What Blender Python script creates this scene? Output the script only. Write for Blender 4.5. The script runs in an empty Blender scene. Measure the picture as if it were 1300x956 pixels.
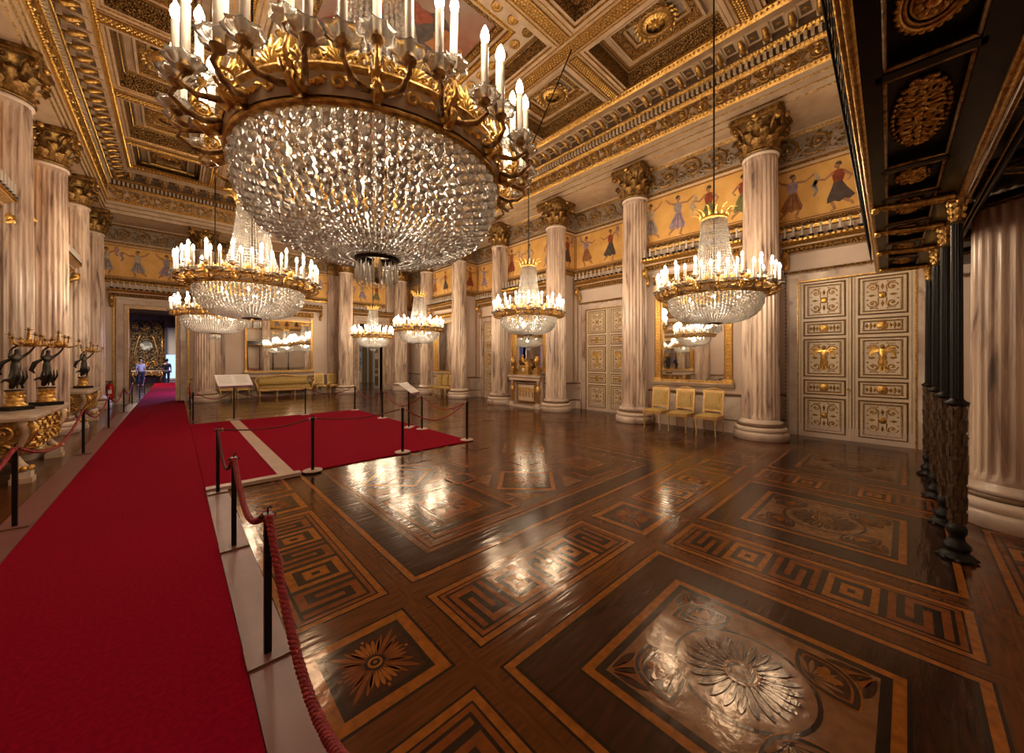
import bpy, math, random
from mathutils import Vector, Matrix, Euler
random.seed(7)
PI = math.pi
C = bpy.context.scene.collection
sin, cos = math.sin, math.cos

# ------------------------------------------------------------------ materials
MATS = {}
def mat(name, c1, c2=None, scale=6.0, rough=.5, metal=0.0, bump=0.0, bscale=None, stretch=(1, 1, 1),
        lo=.35, hi=.65, spec=.5, trans=0.0, ior=1.45, detail=4, kind='noise', sheen=0, rvar=0.0, dist=.01, coat=0):
    m = bpy.data.materials.new(name); m.use_nodes = True
    nt = m.node_tree; b = nt.nodes['Principled BSDF']
    b.inputs['Roughness'].default_value = rough; b.inputs['Metallic'].default_value = metal
    b.inputs['Specular IOR Level'].default_value = spec
    b.inputs['Transmission Weight'].default_value = trans; b.inputs['IOR'].default_value = ior
    if coat: b.inputs['Coat Weight'].default_value = coat; b.inputs['Coat Roughness'].default_value = .12
    if sheen: b.inputs['Sheen Weight'].default_value = sheen
    b.inputs['Base Color'].default_value = (*c1, 1)
    tc = nt.nodes.new('ShaderNodeTexCoord'); mp = nt.nodes.new('ShaderNodeMapping')
    mp.inputs['Scale'].default_value = stretch
    nt.links.new(tc.outputs['Object'], mp.inputs['Vector'])
    def tex(s):
        if kind == 'voronoi':
            n = nt.nodes.new('ShaderNodeTexVoronoi'); n.inputs['Scale'].default_value = s; out = n.outputs['Distance']
        else:
            n = nt.nodes.new('ShaderNodeTexNoise'); n.inputs['Scale'].default_value = s; n.inputs['Detail'].default_value = detail; out = n.outputs['Fac']
        nt.links.new(mp.outputs['Vector'], n.inputs['Vector']); return out
    if c2 is not None:
        o = tex(scale); r = nt.nodes.new('ShaderNodeValToRGB')
        r.color_ramp.elements[0].position = lo; r.color_ramp.elements[1].position = hi
        r.color_ramp.elements[0].color = (*c1, 1); r.color_ramp.elements[1].color = (*c2, 1)
        nt.links.new(o, r.inputs['Fac']); nt.links.new(r.outputs['Color'], b.inputs['Base Color'])
    if rvar:
        o = tex(scale * .6); mr = nt.nodes.new('ShaderNodeMapRange')
        mr.inputs['To Min'].default_value = max(.02, rough - rvar); mr.inputs['To Max'].default_value = rough + rvar
        nt.links.new(o, mr.inputs['Value']); nt.links.new(mr.outputs['Result'], b.inputs['Roughness'])
    if bump:
        o = tex(bscale or scale); bp = nt.nodes.new('ShaderNodeBump'); bp.inputs['Strength'].default_value = bump
        bp.inputs['Distance'].default_value = dist
        nt.links.new(o, bp.inputs['Height']); nt.links.new(bp.outputs['Normal'], b.inputs['Normal'])
    MATS[name] = m; return m

def emis(name, col, s):
    m = bpy.data.materials.new(name); m.use_nodes = True; nt = m.node_tree; nt.nodes.clear()
    e = nt.nodes.new('ShaderNodeEmission'); e.inputs['Color'].default_value = (*col, 1); e.inputs['Strength'].default_value = s
    o = nt.nodes.new('ShaderNodeOutputMaterial'); nt.links.new(e.outputs[0], o.inputs[0]); MATS[name] = m; return m

def marble(name, base, vein, dark, scale, stretch):
    m = bpy.data.materials.new(name); m.use_nodes = True; nt = m.node_tree; b = nt.nodes['Principled BSDF']
    b.inputs['Roughness'].default_value = .28
    tc = nt.nodes.new('ShaderNodeTexCoord'); mp = nt.nodes.new('ShaderNodeMapping'); mp.inputs['Scale'].default_value = stretch
    oi = nt.nodes.new('ShaderNodeObjectInfo'); ml = nt.nodes.new('ShaderNodeMath'); ml.operation = 'MULTIPLY'; ml.inputs[1].default_value = 31.0
    nt.links.new(oi.outputs['Random'], ml.inputs[0]); cb = nt.nodes.new('ShaderNodeCombineXYZ')
    for k in range(3): nt.links.new(ml.outputs[0], cb.inputs[k])
    nt.links.new(cb.outputs[0], mp.inputs['Location'])
    nt.links.new(tc.outputs['Object'], mp.inputs['Vector'])
    n1 = nt.nodes.new('ShaderNodeTexNoise'); n1.inputs['Scale'].default_value = scale; n1.inputs['Detail'].default_value = 8; n1.inputs['Distortion'].default_value = .8
    n2 = nt.nodes.new('ShaderNodeTexNoise'); n2.inputs['Scale'].default_value = scale * .35; n2.inputs['Detail'].default_value = 3
    nt.links.new(mp.outputs[0], n1.inputs['Vector']); nt.links.new(mp.outputs[0], n2.inputs['Vector'])
    r = nt.nodes.new('ShaderNodeValToRGB'); e = r.color_ramp.elements
    e[0].position = .395; e[0].color = (*vein, 1); e[1].position = .56; e[1].color = (*base, 1)
    x = r.color_ramp.elements.new(.32); x.color = (*dark, 1)
    nt.links.new(n1.outputs['Fac'], r.inputs['Fac'])
    r2 = nt.nodes.new('ShaderNodeValToRGB'); r2.color_ramp.elements[0].position = .38; r2.color_ramp.elements[1].position = .62
    r2.color_ramp.elements[0].color = (.55, .5, .5, 1); r2.color_ramp.elements[1].color = (1, 1, 1, 1)
    nt.links.new(n2.outputs['Fac'], r2.inputs['Fac'])
    mx = nt.nodes.new('ShaderNodeMix'); mx.data_type = 'RGBA'; mx.blend_type = 'MULTIPLY'; mx.inputs['Factor'].default_value = .8
    nt.links.new(r.outputs[0], mx.inputs[6]); nt.links.new(r2.outputs[0], mx.inputs[7])
    nt.links.new(mx.outputs[2], b.inputs['Base Color']); MATS[name] = m; return m

marble('marble', (.78, .62, .49), (.50, .36, .28), (.20, .15, .13), 3.4, (2.4, 2.4, .30))
marble('marble_pale', (.74, .62, .52), (.58, .44, .36), (.35, .25, .2), 2.0, (1, 1, 1))
mat('plaster', (.68, .55, .46), (.63, .49, .40), 1.5, .55)
mat('plaster_cream', (.60, .46, .33), (.50, .36, .24), 5, .5)
mat('ceil_cream', (.52, .37, .24), (.42, .28, .17), 4, .5, bump=.2, bscale=40)
mat('gold', (.70, .42, .12), (.34, .18, .045), 30, .32, .85, .5, 60)
mat('gold_bright', (.90, .58, .17), (.60, .34, .08), 22, .28, .8, .4, 50)
mat('gold_old', (.46, .27, .09), (.16, .08, .025), 26, .42, .7, .8, 45)
mat('gold_carved', (.72, .42, .12), (.12, .06, .02), 34, .38, .7, 1.0, 34, kind='voronoi', lo=.1, hi=.6, dist=.03)
mat('bronze_cap', (.38, .22, .06), (.10, .055, .02), 14, .4, .75, .6, 40)
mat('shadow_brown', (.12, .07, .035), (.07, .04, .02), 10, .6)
mat('grey_relief', (.36, .28, .21), (.22, .16, .11), 20, .55, bump=.5, bscale=40)
mat('frieze_ochre', (.82, .50, .16), (.70, .38, .10), 3, .6)
mat('frieze_dark', (.30, .16, .07), (.20, .10, .05), 12, .6)
mat('brown_line', (.16, .085, .04), None, rough=.4)
mat('door_white', (.72, .60, .44), (.66, .53, .37), 4, .35)
mat('mirror_glass', (.80, .79, .76), None, rough=.02, metal=1)
mat('black_lacquer', (.008, .006, .005), (.014, .010, .007), 10, .3, spec=.2)
mat('black_iron', (.007, .006, .006), None, rough=.4, spec=.25)
mat('bronze_dark', (.018, .013, .010), (.035, .024, .016), 18, .35, .5)
mat('leaf_brown', (.10, .055, .028), (.05, .028, .014), 25, .45, .3, 1.0, 30)
mat('carpet_red', (.25, .0012, .016), (.19, .001, .011), 40, .95, spec=.05, bump=.3, bscale=300)
mat('board_pink', (.17, .062, .060), (.14, .05, .048), 4, .4)
mat('board_pale', (.46, .32, .26), (.40, .27, .22), 4, .45)
mat('rope_red', (.30, .012, .018), (.17, .006, .01), 60, .7, bump=.6, bscale=120)
mat('rope_dark', (.10, .008, .01), (.05, .004, .006), 60, .7, bump=.6, bscale=120)
mat('crystal', (1, .97, .93), None, rough=.04, trans=.62, ior=1.55, spec=.9)
mat('crystal_clear', (1, .97, .93), None, rough=.03, trans=.82, ior=1.55, spec=.9)
mat('glass_cup', (1, .98, .95), None, rough=.12, trans=.75, ior=1.3)
mat('candle_white', (.62, .56, .48), None, rough=.4)
mat('candle_grey', (.62, .56, .50), None, rough=.4)
emis('bulb', (1.0, .80, .55), 60)
mat('silk_yellow', (.52, .36, .12), (.42, .28, .08), 18, .5, bump=.2, bscale=60)
mat('chair_gilt', (.72, .48, .20), (.55, .34, .12), 14, .35, .45)
mat('extinguisher_red', (.5, .01, .012), None, rough=.25)
mat('sign_white', (.75, .70, .68), None, rough=.4)
mat('sign_ink', (.25, .22, .22), None, rough=.6)
mat('purple_card', (.14, .04, .10), None, rough=.6)
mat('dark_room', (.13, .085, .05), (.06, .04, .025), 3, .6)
mat('dark_carved', (.34, .21, .09), (.03, .02, .012), 9, .45, .4, 1.0, 12, kind='voronoi', lo=.05, hi=.55, dist=.05)
mat('cloth_white', (.6, .6, .6), None, rough=.8)
mat('cloth_dark', (.02, .02, .025), None, rough=.8)
mat('skin', (.5, .3, .2), None, rough=.5)
mat('jeans', (.03, .035, .05), None, rough=.8)
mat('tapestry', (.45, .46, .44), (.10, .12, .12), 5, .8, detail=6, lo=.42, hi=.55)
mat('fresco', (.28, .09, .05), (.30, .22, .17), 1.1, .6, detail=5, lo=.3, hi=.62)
mat('fresco_blue', (.05, .08, .14), (.16, .12, .11), 1.8, .6)
emis('window_day', (.45, .62, 1.0), 1.6)
# figures
for n, c in dict(fig_red=(.34, .07, .03), fig_green=(.22, .22, .08), fig_grey=(.40, .34, .33), fig_lilac=(.42, .30, .38), fig_dark=(.10, .07, .06), fig_flesh=(.50, .24, .11), fig_rust=(.42, .16, .05), fig_cream=(.62, .48, .34)).items():
    mat(n, c, tuple(x * .6 for x in c), 9, .6)
# parquet woods
def wood(name, a, b, st):
    m = mat(name, a, b, 5, .15, 0, .16, 2.2, st, lo=.3, hi=.7, rvar=.05, dist=.02, spec=.36); m.node_tree.nodes['Principled BSDF'].inputs['Specular Tint'].default_value = (1, .66, .40, 1)
wood('wood_brown', (.120, .038, .010), (.062, .020, .007), (1, 9, 1))
wood('wood_brown_x', (.120, .038, .010), (.062, .020, .007), (9, 1, 1))
wood('wood_dark', (.046, .017, .010), (.022, .010, .008), (1, 7, 1))
wood('wood_black', (.013, .009, .008), (.022, .014, .011), (1, 4, 1))
wood('wood_orange', (.30, .100, .016), (.18, .058, .010), (4, 4, 1))
wood('wood_rust', (.20, .056, .012), (.12, .034, .009), (3, 3, 1))
wood('wood_tan', (.21, .095, .040), (.12, .052, .022), (3, 3, 1))

# ------------------------------------------------------------------ mesh builder
class MB:
    def __init__(s): s.v = []; s.f = []; s.m = []; s.names = []; s.M = None; s.smooth = []
    def mi(s, name):
        if name not in s.names: s.names.append(name)
        return s.names.index(name)
    def add(s, verts, faces, m, smooth=False):
        b = len(s.v)
        if s.M is not None: verts = [s.M @ Vector(p) for p in verts]
        s.v.extend([tuple(p) for p in verts]); k = s.mi(m)
        for f in faces: s.f.append([b + i for i in f]); s.m.append(k); s.smooth.append(smooth)
    def box(s, x0, x1, y0, y1, z0, z1, m):
        v = [(x, y, z) for z in (z0, z1) for y in (y0, y1) for x in (x0, x1)]
        s.add(v, [(0, 2, 3, 1), (4, 5, 7, 6), (0, 1, 5, 4), (2, 6, 7, 3), (0, 4, 6, 2), (1, 3, 7, 5)], m)
    def quad(s, a, b, c, d, m): s.add([a, b, c, d], [(0, 1, 2, 3)], m)
    def lathe(s, prof, n, m, c=(0, 0, 0), smooth=True, a0=0, a1=2 * PI, caps=False, axis='z', sy=1.0):
        full = abs(a1 - a0 - 2 * PI) < 1e-6; k = n if full else n + 1; v = []
        for r, z in prof:
            for i in range(k):
                a = a0 + (a1 - a0) * i / n
                p = (r * cos(a), r * sin(a) * sy, z)
                if axis == 'y': p = (p[0], -z, p[1])
                v.append((c[0] + p[0], c[1] + p[1], c[2] + p[2]))
        f = []
        for j in range(len(prof) - 1):
            for i in range(n):
                i2 = (i + 1) % k
                f.append((j * k + i, j * k + i2, (j + 1) * k + i2, (j + 1) * k + i))
        if caps: f.append(tuple(range(k))[::-1]); f.append(tuple(range((len(prof) - 1) * k, len(prof) * k)))
        s.add(v, f, m, smooth)
    def tube(s, pts, r, m, n=6, smooth=True, cap=True, up=None):
        pts = [Vector(p) for p in pts]; N = len(pts)
        if N < 2: return
        rs = r if isinstance(r, (list, tuple)) else [r] * N
        t0 = (pts[1] - pts[0]).normalized(); ref = Vector((0, 0, 1)) if abs(t0.z) < .9 else Vector((1, 0, 0))
        u = t0.cross(ref).normalized(); v = []
        for i in range(N):
            t = (pts[min(i + 1, N - 1)] - pts[max(i - 1, 0)])
            t = t.normalized() if t.length > 1e-9 else t0
            u = (u - t * u.dot(t)); u = u.normalized() if u.length > 1e-6 else t.orthogonal().normalized()
            w = t.cross(u)
            for k in range(n):
                a = 2 * PI * k / n; v.append(pts[i] + (u * cos(a) + w * sin(a)) * rs[i])
        f = [(j * n + i, j * n + (i + 1) % n, (j + 1) * n + (i + 1) % n, (j + 1) * n + i) for j in range(N - 1) for i in range(n)]
        if cap: f.append(tuple(range(n))[::-1]); f.append(tuple(range((N - 1) * n, N * n)))
        s.add(v, f, m, smooth)
    def octa(s, c, sx, sy, sz, m):
        x, y, z = c
        s.add([(x + sx, y, z), (x, y + sy, z), (x - sx, y, z), (x, y - sy, z), (x, y, z + sz), (x, y, z - sz)],
              [(0, 1, 4), (1, 2, 4), (2, 3, 4), (3, 0, 4), (1, 0, 5), (2, 1, 5), (3, 2, 5), (0, 3, 5)], m, False)
    def ball(s, c, r, m, n=8, sz=1.0):
        prof = [(r * sin(PI * i / 5) + 1e-5, -r * sz * cos(PI * i / 5)) for i in range(6)]
        s.lathe(prof, n, m, c)
    def poly(s, pts, m): s.add(pts, [tuple(range(len(pts)))], m)
    def prism(s, pts, y0, y1, m):     # 2-D outline in x,z pushed between y0 and y1
        n = len(pts); v = [(p[0], y0, p[1]) for p in pts] + [(p[0], y1, p[1]) for p in pts]
        f = [tuple(range(n)), tuple(range(2 * n - 1, n - 1, -1))] + [(i, (i + 1) % n, n + (i + 1) % n, n + i) for i in range(n)]
        s.add(v, f, m)
    def ribbon(s, pts, w, h, m, y=0.0):   # raised ridge along a 2-D path in x,z; out is -y
        n = len(pts); v = []
        for i in range(n):
            a = pts[max(i - 1, 0)]; b = pts[min(i + 1, n - 1)]
            dx, dz = b[0] - a[0], b[1] - a[1]; l = math.hypot(dx, dz) or 1e-6; nx, nz = -dz / l, dx / l
            ww = w[i] if isinstance(w, list) else w
            v += [(pts[i][0] + nx * ww, y, pts[i][1] + nz * ww), (pts[i][0], y - h, pts[i][1]), (pts[i][0] - nx * ww, y, pts[i][1] - nz * ww)]
        f = []
        for i in range(n - 1):
            f += [(3 * i, 3 * i + 1, 3 * i + 4, 3 * i + 3), (3 * i + 1, 3 * i + 2, 3 * i + 5, 3 * i + 4)]
        s.add(v, f, m, True)
    def build(s, name, parent=None, loc=None, rz=None):
        me = bpy.data.meshes.new(name); me.from_pydata(s.v, [], s.f)
        for n in s.names: me.materials.append(MATS[n])
        me.polygons.foreach_set('material_index', s.m); me.polygons.foreach_set('use_smooth', s.smooth); me.update()
        o = bpy.data.objects.new(name, me); C.objects.link(o)
        if parent: o.parent = parent
        if loc: o.location = loc
        if rz is not None: o.rotation_euler = (0, 0, rz)
        return o

def tag(o, label=None, cat=None, group=None, kind=None):
    if label: o['label'] = label
    if cat: o['category'] = cat
    if group: o['group'] = group
    if kind: o['kind'] = kind
    return o
def empty(name, loc=(0, 0, 0), rz=0):
    o = bpy.data.objects.new(name, None); C.objects.link(o); o.location = loc; o.rotation_euler = (0, 0, rz); o.empty_display_size = .1; return o
KIDS = {}
def kids(o): return [c for c in bpy.data.objects if c.parent == o]
def tree(o): return (o, [tree(c) for c in kids(o)])
def dup_tree(t, parent=None):
    o, ch = t; c = o.copy(); C.objects.link(c)
    if parent: c.parent = parent
    for x in ch: dup_tree(x, c)
    return c
def dup(t, loc, rz, label, group=None):
    c = dup_tree(t); c.location = loc; c.rotation_euler = (0, 0, rz); c['label'] = label
    if group: c['group'] = group
    return c
def inst(o, parent, loc=(0, 0, 0), rot=(0, 0, 0), scale=None):
    c = o.copy(); C.objects.link(c); c.parent = parent; c.location = loc; c.rotation_euler = rot
    if scale: c.scale = scale
    return c

def spiral(cx, cz, r0, r1, a0, turns, n=16):
    return [(cx + (r0 + (r1 - r0) * i / n) * cos(a0 + turns * 2 * PI * i / n), cz + (r0 + (r1 - r0) * i / n) * sin(a0 + turns * 2 * PI * i / n)) for i in range(n + 1)]
def arc(cx, cy, r, a0, a1, n=12, ry=None):
    ry = r if ry is None else ry
    return [(cx + r * cos(a0 + (a1 - a0) * i / n), cy + ry * sin(a0 + (a1 - a0) * i / n)) for i in range(n + 1)]
def frame2(mb, x0, x1, z0, z1, w, h, m, y=0.0):     # raised rectangular moulding ring facing -y
    a = [(x0, z0), (x1, z0), (x1, z1), (x0, z1)]; b = [(x0 + w, z0 + w), (x1 - w, z0 + w), (x1 - w, z1 - w), (x0 + w, z1 - w)]
    mid = [((p[0] + q[0]) / 2, (p[1] + q[1]) / 2) for p, q in zip(a, b)]
    v = [(p[0], y, p[1]) for p in a] + [(p[0], y - h, p[1]) for p in mid] + [(p[0], y, p[1]) for p in b]
    f = []
    for i in range(4):
        j = (i + 1) % 4; f += [(i, j, 4 + j, 4 + i), (4 + i, 4 + j, 8 + j, 8 + i)]
    mb.add(v, f, m)

ZC = 6.12      # top of the shafts
ZA = 6.90      # top of the capitals
XL, XR, Y0, Y1 = -2.15, 9.4, -.75, 19.4        # lines of column centres
RW = 10.45     # recessed bays of the long wall on the +X side
PW = 9.58      # projecting bays
EW = 20.45
CY = [2.17, 5.13, 7.99, 10.85, 13.67, 16.5, 19.4]

# ------------------------------------------------------------------ floor
def build_floor():
    mb = MB(); L = [0]
    def rect(x0, x1, y0, y1, m, l):
        z = l * .0006; mb.quad((x0, y0, z), (x1, y0, z), (x1, y1, z), (x0, y1, z), m)
    def pol(pts, m, l): mb.poly([(p[0], p[1], l * .0006) for p in pts], m)
    def fr(x0, x1, y0, y1, m, w, fill, l):
        rect(x0, x1, y0, y1, m, l); rect(x0 + w, x1 - w, y0 + w, y1 - w, fill, l + 1)
    def frames(x0, x1, y0, y1, seq, l):   # seq of (material, width)
        t = 0
        for i, (m, w) in enumerate(seq):
            rect(x0 + t, x1 - t, y0 + t, y1 - t, m, l + i); t += w
        return x0 + t, x1 - t, y0 + t, y1 - t, l + len(seq)
    A = ["#######", "#.....#", "#.###.#", "#.#.#.#", "#.###.#", "#.....#", "#######"]
    B = ["#.#####", "#.#...#", "#.#.#.#", "#.#.#.#", "#.#.#.#", "#...#.#", "#####.#"]
    def greek(x0, x1, y0, y1):
        x0, x1, y0, y1, l = frames(x0, x1, y0, y1, [('wood_black', .014), ('wood_orange', .045), ('wood_black', .012), ('wood_rust', .03), ('wood_black', .02)], 1)
        horiz = (x1 - x0) > (y1 - y0)
        ln, wd = ((x1 - x0), (y1 - y0)) if horiz else ((y1 - y0), (x1 - x0))
        nu = 3; cols = nu * 8 + (nu - 1) * 8 + 0
        seq = [B, A, B, A, B]
        W = len(seq) * 7 + (len(seq) - 1); cs = ln / W; rs = wd / 7
        for k, pat in enumerate(seq):
            for r in range(7):
                c = 0
                while c < 7:
                    if pat[r][c] == '#':
                        e = c
                        while e < 7 and pat[r][e] == '#': e += 1
                        a0 = (k * 8 + c) * cs; a1 = (k * 8 + e) * cs; b0 = r * rs; b1 = (r + 1) * rs
                        if horiz: rect(x0 + a0, x0 + a1, y0 + b0, y0 + b1, 'wood_orange' if (k % 2) else 'wood_rust', l)
                        else: rect(x0 + b0, x0 + b1, y0 + a0, y0 + a1, 'wood_orange' if (k % 2) else 'wood_rust', l)
                        c = e
                    else: c += 1
    def leaf(cx, cy, a, l0, l1, w, m, l):
        pts = []
        for i in range(9):
            t = i / 8; rr = l0 + (l1 - l0) * t; pts.append((rr, w * sin(PI * min(1, t * .92 + .06)) ** .7 * (.45 + .55 * t)))
        pts += [(p[0], -p[1]) for p in pts[::-1]]
        pol([(cx + p[0] * cos(a) - p[1] * sin(a), cy + p[0] * sin(a) + p[1] * cos(a)) for p in pts], m, l)
    def rosette(x0, x1, y0, y1):
        x0, x1, y0, y1, l = frames(x0, x1, y0, y1, [('wood_black', .018), ('wood_orange', .065), ('wood_black', .03), ('wood_dark', .01)], 1)
        cx, cy = (x0 + x1) / 2, (y0 + y1) / 2; R = (x1 - x0) / 2
        for q in range(4):
            a = PI / 4 + q * PI / 2
            for d, ln, w in ((0, 1.28, .09), (.22, 1.05, .07), (-.22, 1.05, .07)): leaf(cx, cy, a + d, R * .22, R * ln * .98, R * w, 'wood_rust', l)
            a = q * PI / 2
            for d in (-.5, -.3, -.1, .1, .3, .5): leaf(cx, cy, a + d, R * .3, R * .86, R * .075, 'wood_orange' if q % 2 else 'wood_rust', l)
            leaf(cx, cy, a, R * .86, R * .98, R * .05, 'wood_orange', l)
        for r, m, k in ((.27, 'wood_black', 1), (.2, 'wood_orange', 2), (.13, 'wood_black', 3), (.06, 'wood_rust', 4)): pol(arc(cx, cy, R * r, 0, 2 * PI, 20)[:-1], m, l + k)
    def big(x0, x1, y0, y1):      # large tarsia panel with lens shields, shell fans and foliage
        x0, x1, y0, y1, l = frames(x0, x1, y0, y1, [('wood_black', .015), ('wood_orange', .045), ('wood_black', .02), ('wood_dark', .22), ('wood_black', .018), ('wood_orange', .05), ('wood_black', .045), ('wood_tan', .0)], 1)
        cx, cy = (x0 + x1) / 2, (y0 + y1) / 2; W, H = (x1 - x0) / 2, (y1 - y0) / 2
        for sx in (-1, 1):
            for sy in (-1, 1):      # corner foliage
                for k in range(5): leaf(cx + sx * W * .98, cy + sy * H * .98, math.atan2(-sy, -sx) + (k - 2) * .3, .03, W * .42, .03, 'wood_rust' if k % 2 else 'wood_dark', l)
        for r0, r1, m, k in ((.0, .66, 'wood_black', 0), (.0, .62, 'wood_tan', 1)): pol(arc(cx, cy, W * r1, 0, 2 * PI, 40)[:-1], m, l + 1 + k)
        for q in range(4):          # lens shields on the axes
            a = q * PI / 2 + PI / 4 ; dx, dy = cos(a), sin(a); px, py = cx + dx * W * .86, cy + dy * H * .86
            for sc, m, k in ((1, 'wood_orange', 3), (.95, 'wood_black', 4), (.78, 'wood_rust', 5), (.70, 'wood_dark', 6)):
                R = W * .40 * sc; t = a + PI / 2
                up = [(u, R * .62 * (1 - (u / R) ** 2)) for u in [R * (i / 8 - 1) for i in range(17)]]
                pts = up + [(u, -w) for u, w in up[::-1][1:-1]]
                pol([(px + u * cos(t) - w * sin(t), py + u * sin(t) + w * cos(t)) for u, w in pts], m, l + k)
            for k in range(-3, 4):
                leaf(px - dx * W * .16, py - dy * W * .16, a + k * .42, .02, W * .27, .016, 'wood_tan', l + 8)
                leaf(px + dx * W * .05, py + dy * W * .05, a + PI + k * .6, .01, W * .12, .02, 'wood_orange', l + 9)
        for k in range(24):         # shell fan
            a = 2 * PI * k / 24; leaf(cx, cy, a, W * .16, W * .52, W * .055, 'wood_dark', l + 10)
            leaf(cx, cy, a, W * .20, W * .46, W * .02, 'wood_tan', l + 11)
        for r, m, k in ((.17, 'wood_orange', 12), (.14, 'wood_dark', 13), (.09, 'wood_tan', 14), (.04, 'wood_dark', 15)): pol(arc(cx, cy, W * r, 0, 2 * PI, 24, H * r)[:-1], m, l + k)
    def star(x0, x1, y0, y1, nx, ny):       # field of nested and lozenge panels
        x0, x1, y0, y1, l = frames(x0, x1, y0, y1, [('wood_black', .012), ('wood_orange', .05), ('wood_black', .012), ('wood_dark', .22), ('wood_black', .012), ('wood_tan', .05), ('wood_black', .015), ('wood_rust', .04), ('wood_brown', 0)], 1)
        px, py = (x1 - x0) / nx, (y1 - y0) / ny
        for i in range(nx):
            for j in range(ny):
                a, b, c, d = x0 + i * px + .07, x0 + (i + 1) * px - .07, y0 + j * py + .07, y0 + (j + 1) * py - .07
                if (i + j) % 2 == 0:
                    a2, b2, c2, d2, q = frames(a, b, c, d, [('wood_black', .012), ('wood_rust', .05), ('wood_dark', .13), ('wood_brown_x', .1), ('wood_black', .01), ('wood_tan', .03), ('wood_rust', 0)], l)
                    cx, cy = (a2 + b2) / 2, (c2 + d2) / 2
                    for k in range(8): leaf(cx, cy, k * PI / 4, .04, .20, .03, 'wood_dark', q + 1)
                else:
                    rect(a, b, c, d, 'wood_dark', l); cx, cy = (a + b) / 2, (c + d) / 2; R = (b - a) / 2
                    for r, m, k in ((.80, 'wood_orange', 1), (.68, 'wood_black', 2), (.64, 'wood_dark', 3)): pol(arc(cx, cy, R * r * 1.2, 0, 2 * PI, 4)[:-1], m, l + k)
                    pol(arc(cx, cy, R * .5, 0, 2 * PI, 20)[:-1], 'wood_brown', l + 4)
                    for k in range(10): leaf(cx, cy, k * PI / 5, .03, R * .45, .03, 'wood_rust', l + 5)
                    for sx in (-1, 1):
                        for sy in (-1, 1):
                            pol([(cx + sx * R * .97, cy + sy * R * .3), (cx + sx * R * .97, cy + sy * R * .97), (cx + sx * R * .3, cy + sy * R * .97)], 'wood_tan', l + 1)
        for i in range(nx + 1):
            for j in range(ny + 1):
                cx, cy = x0 + i * px, y0 + j * py
                if 0 < i < nx and 0 < j < ny:
                    for r, m, k in ((.2, 'wood_rust', 1), (.14, 'wood_dark', 2)): rect(cx - r, cx + r, cy - r, cy + r, m, l + 8 + k)
    xs = [(-2.3, .35, 'gap'), (.5, 1.15, 's'), (1.32, 3.17, 'b'), (3.32, 3.97, 's'), (4.12, 5.97, 'b'), (6.12, 6.77, 's'), (6.92, 8.77, 'b')]
    # ground plates
    rect(-3.2, 10.9, -2.6, 21, 'wood_brown', 0)
    for x in (.42, 1.235, 3.245, 4.045, 6.045, 6.845, 8.85): rect(x - .035, x + .035, -2.6, 21, 'wood_brown_x', .5)
    def strip(ya, yb):     # a row of rosettes and meanders
        for x0, x1, k in xs:
            if k == 's': rosette(x0, x1, ya, yb)
            elif k == 'b': greek(x0, x1, ya, yb)
    def block(ya, yb):     # a row of big panels and upright meanders
        for x0, x1, k in xs:
            if k == 's': greek(x0, x1, ya, yb)
            elif k == 'b': big(x0, x1, ya, yb)
    strip(-1.15, -.5); block(-.32, 1.53); strip(1.70, 2.35)
    for (ya, yb) in ((2.55, 7.45), (8.45, 13.35), (14.35, 19.2)):
        star(1.32, 5.97, ya, yb, 3, 3)
        h = (yb - ya - .85) / 2
        for x0, x1, k in xs:
            if k == 's' and x0 != 3.32:
                greek(x0, x1, ya, ya + h); rosette(x0, x1, ya + h + .1, ya + h + .75); greek(x0, x1, ya + h + .85, yb)
        big(6.92, 8.77, ya + .02, ya + .02 + 1.85); greek(6.92, 8.77, ya + 2.05, ya + 2.7); big(6.92, 8.77, ya + 2.9, ya + 4.75)
        strip(yb + .18, yb + .82)
    for y in range(-2, 21):       # border boards along the sides
        for x0 in (-2.9, 9.1): frames(x0, x0 + 1.1, y + .06, y + .94, [('wood_black', .01), ('wood_rust', .04), ('wood_dark', 0)], 1)
    o = mb.build('floor'); tag(o, 'dark polished parquet floor inlaid with meanders, rosettes and shell panels', 'floor', kind='structure')
    return o
build_floor()
# slab below so the floor has depth
mb = MB(); mb.box(-3.4, 11, -2.8, 21, -.2, -.01, 'wood_brown'); tag(mb.build('floor'), 'timber bed below the inlaid parquet', 'floor', kind='structure')

# ------------------------------------------------------------------ ornament rows (in local frames, facing -y)
def bead_row(mb, x0, x1, z, y, s, m, sp=None):
    n = max(1, int((x1 - x0) / (sp or s * 2.3)))
    for i in range(n):
        x = x0 + (i + .5) * (x1 - x0) / n; mb.octa((x, y, z), s * .9, s, s, m)
def scroll_row(mb, x0, x1, zc, h, y, m, m2=None, dep=.02):
    n = max(1, round((x1 - x0) / (h * 1.15))); w = (x1 - x0) / n
    for i in range(n):
        cx = x0 + (i + .5) * w; sg = 1 if i % 2 else -1; R = h * .42
        mb.ribbon(spiral(cx, zc, R, R * .15, PI / 2 * sg + PI, 1.6 * sg, 22), [h * .075 * (1 - .5 * k / 22) for k in range(23)], dep * 1.4, m, y)
        mb.ribbon([(cx - w * .5, zc - sg * h * .3), (cx - w * .25, zc - sg * h * .46), (cx, zc - sg * h * .42)], h * .06, dep * 1.3, m, y)
        for k in range(5):
            a = sg * (k * 1.1 + .4); mb.octa((cx + R * 1.05 * cos(a), y - .005, zc + R * 1.05 * sin(a)), h * .09, dep * 1.6, h * .07, m2 or m)
        mb.ball((cx, y - dep * .8, zc), h * .11, m2 or m, 6)
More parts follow.
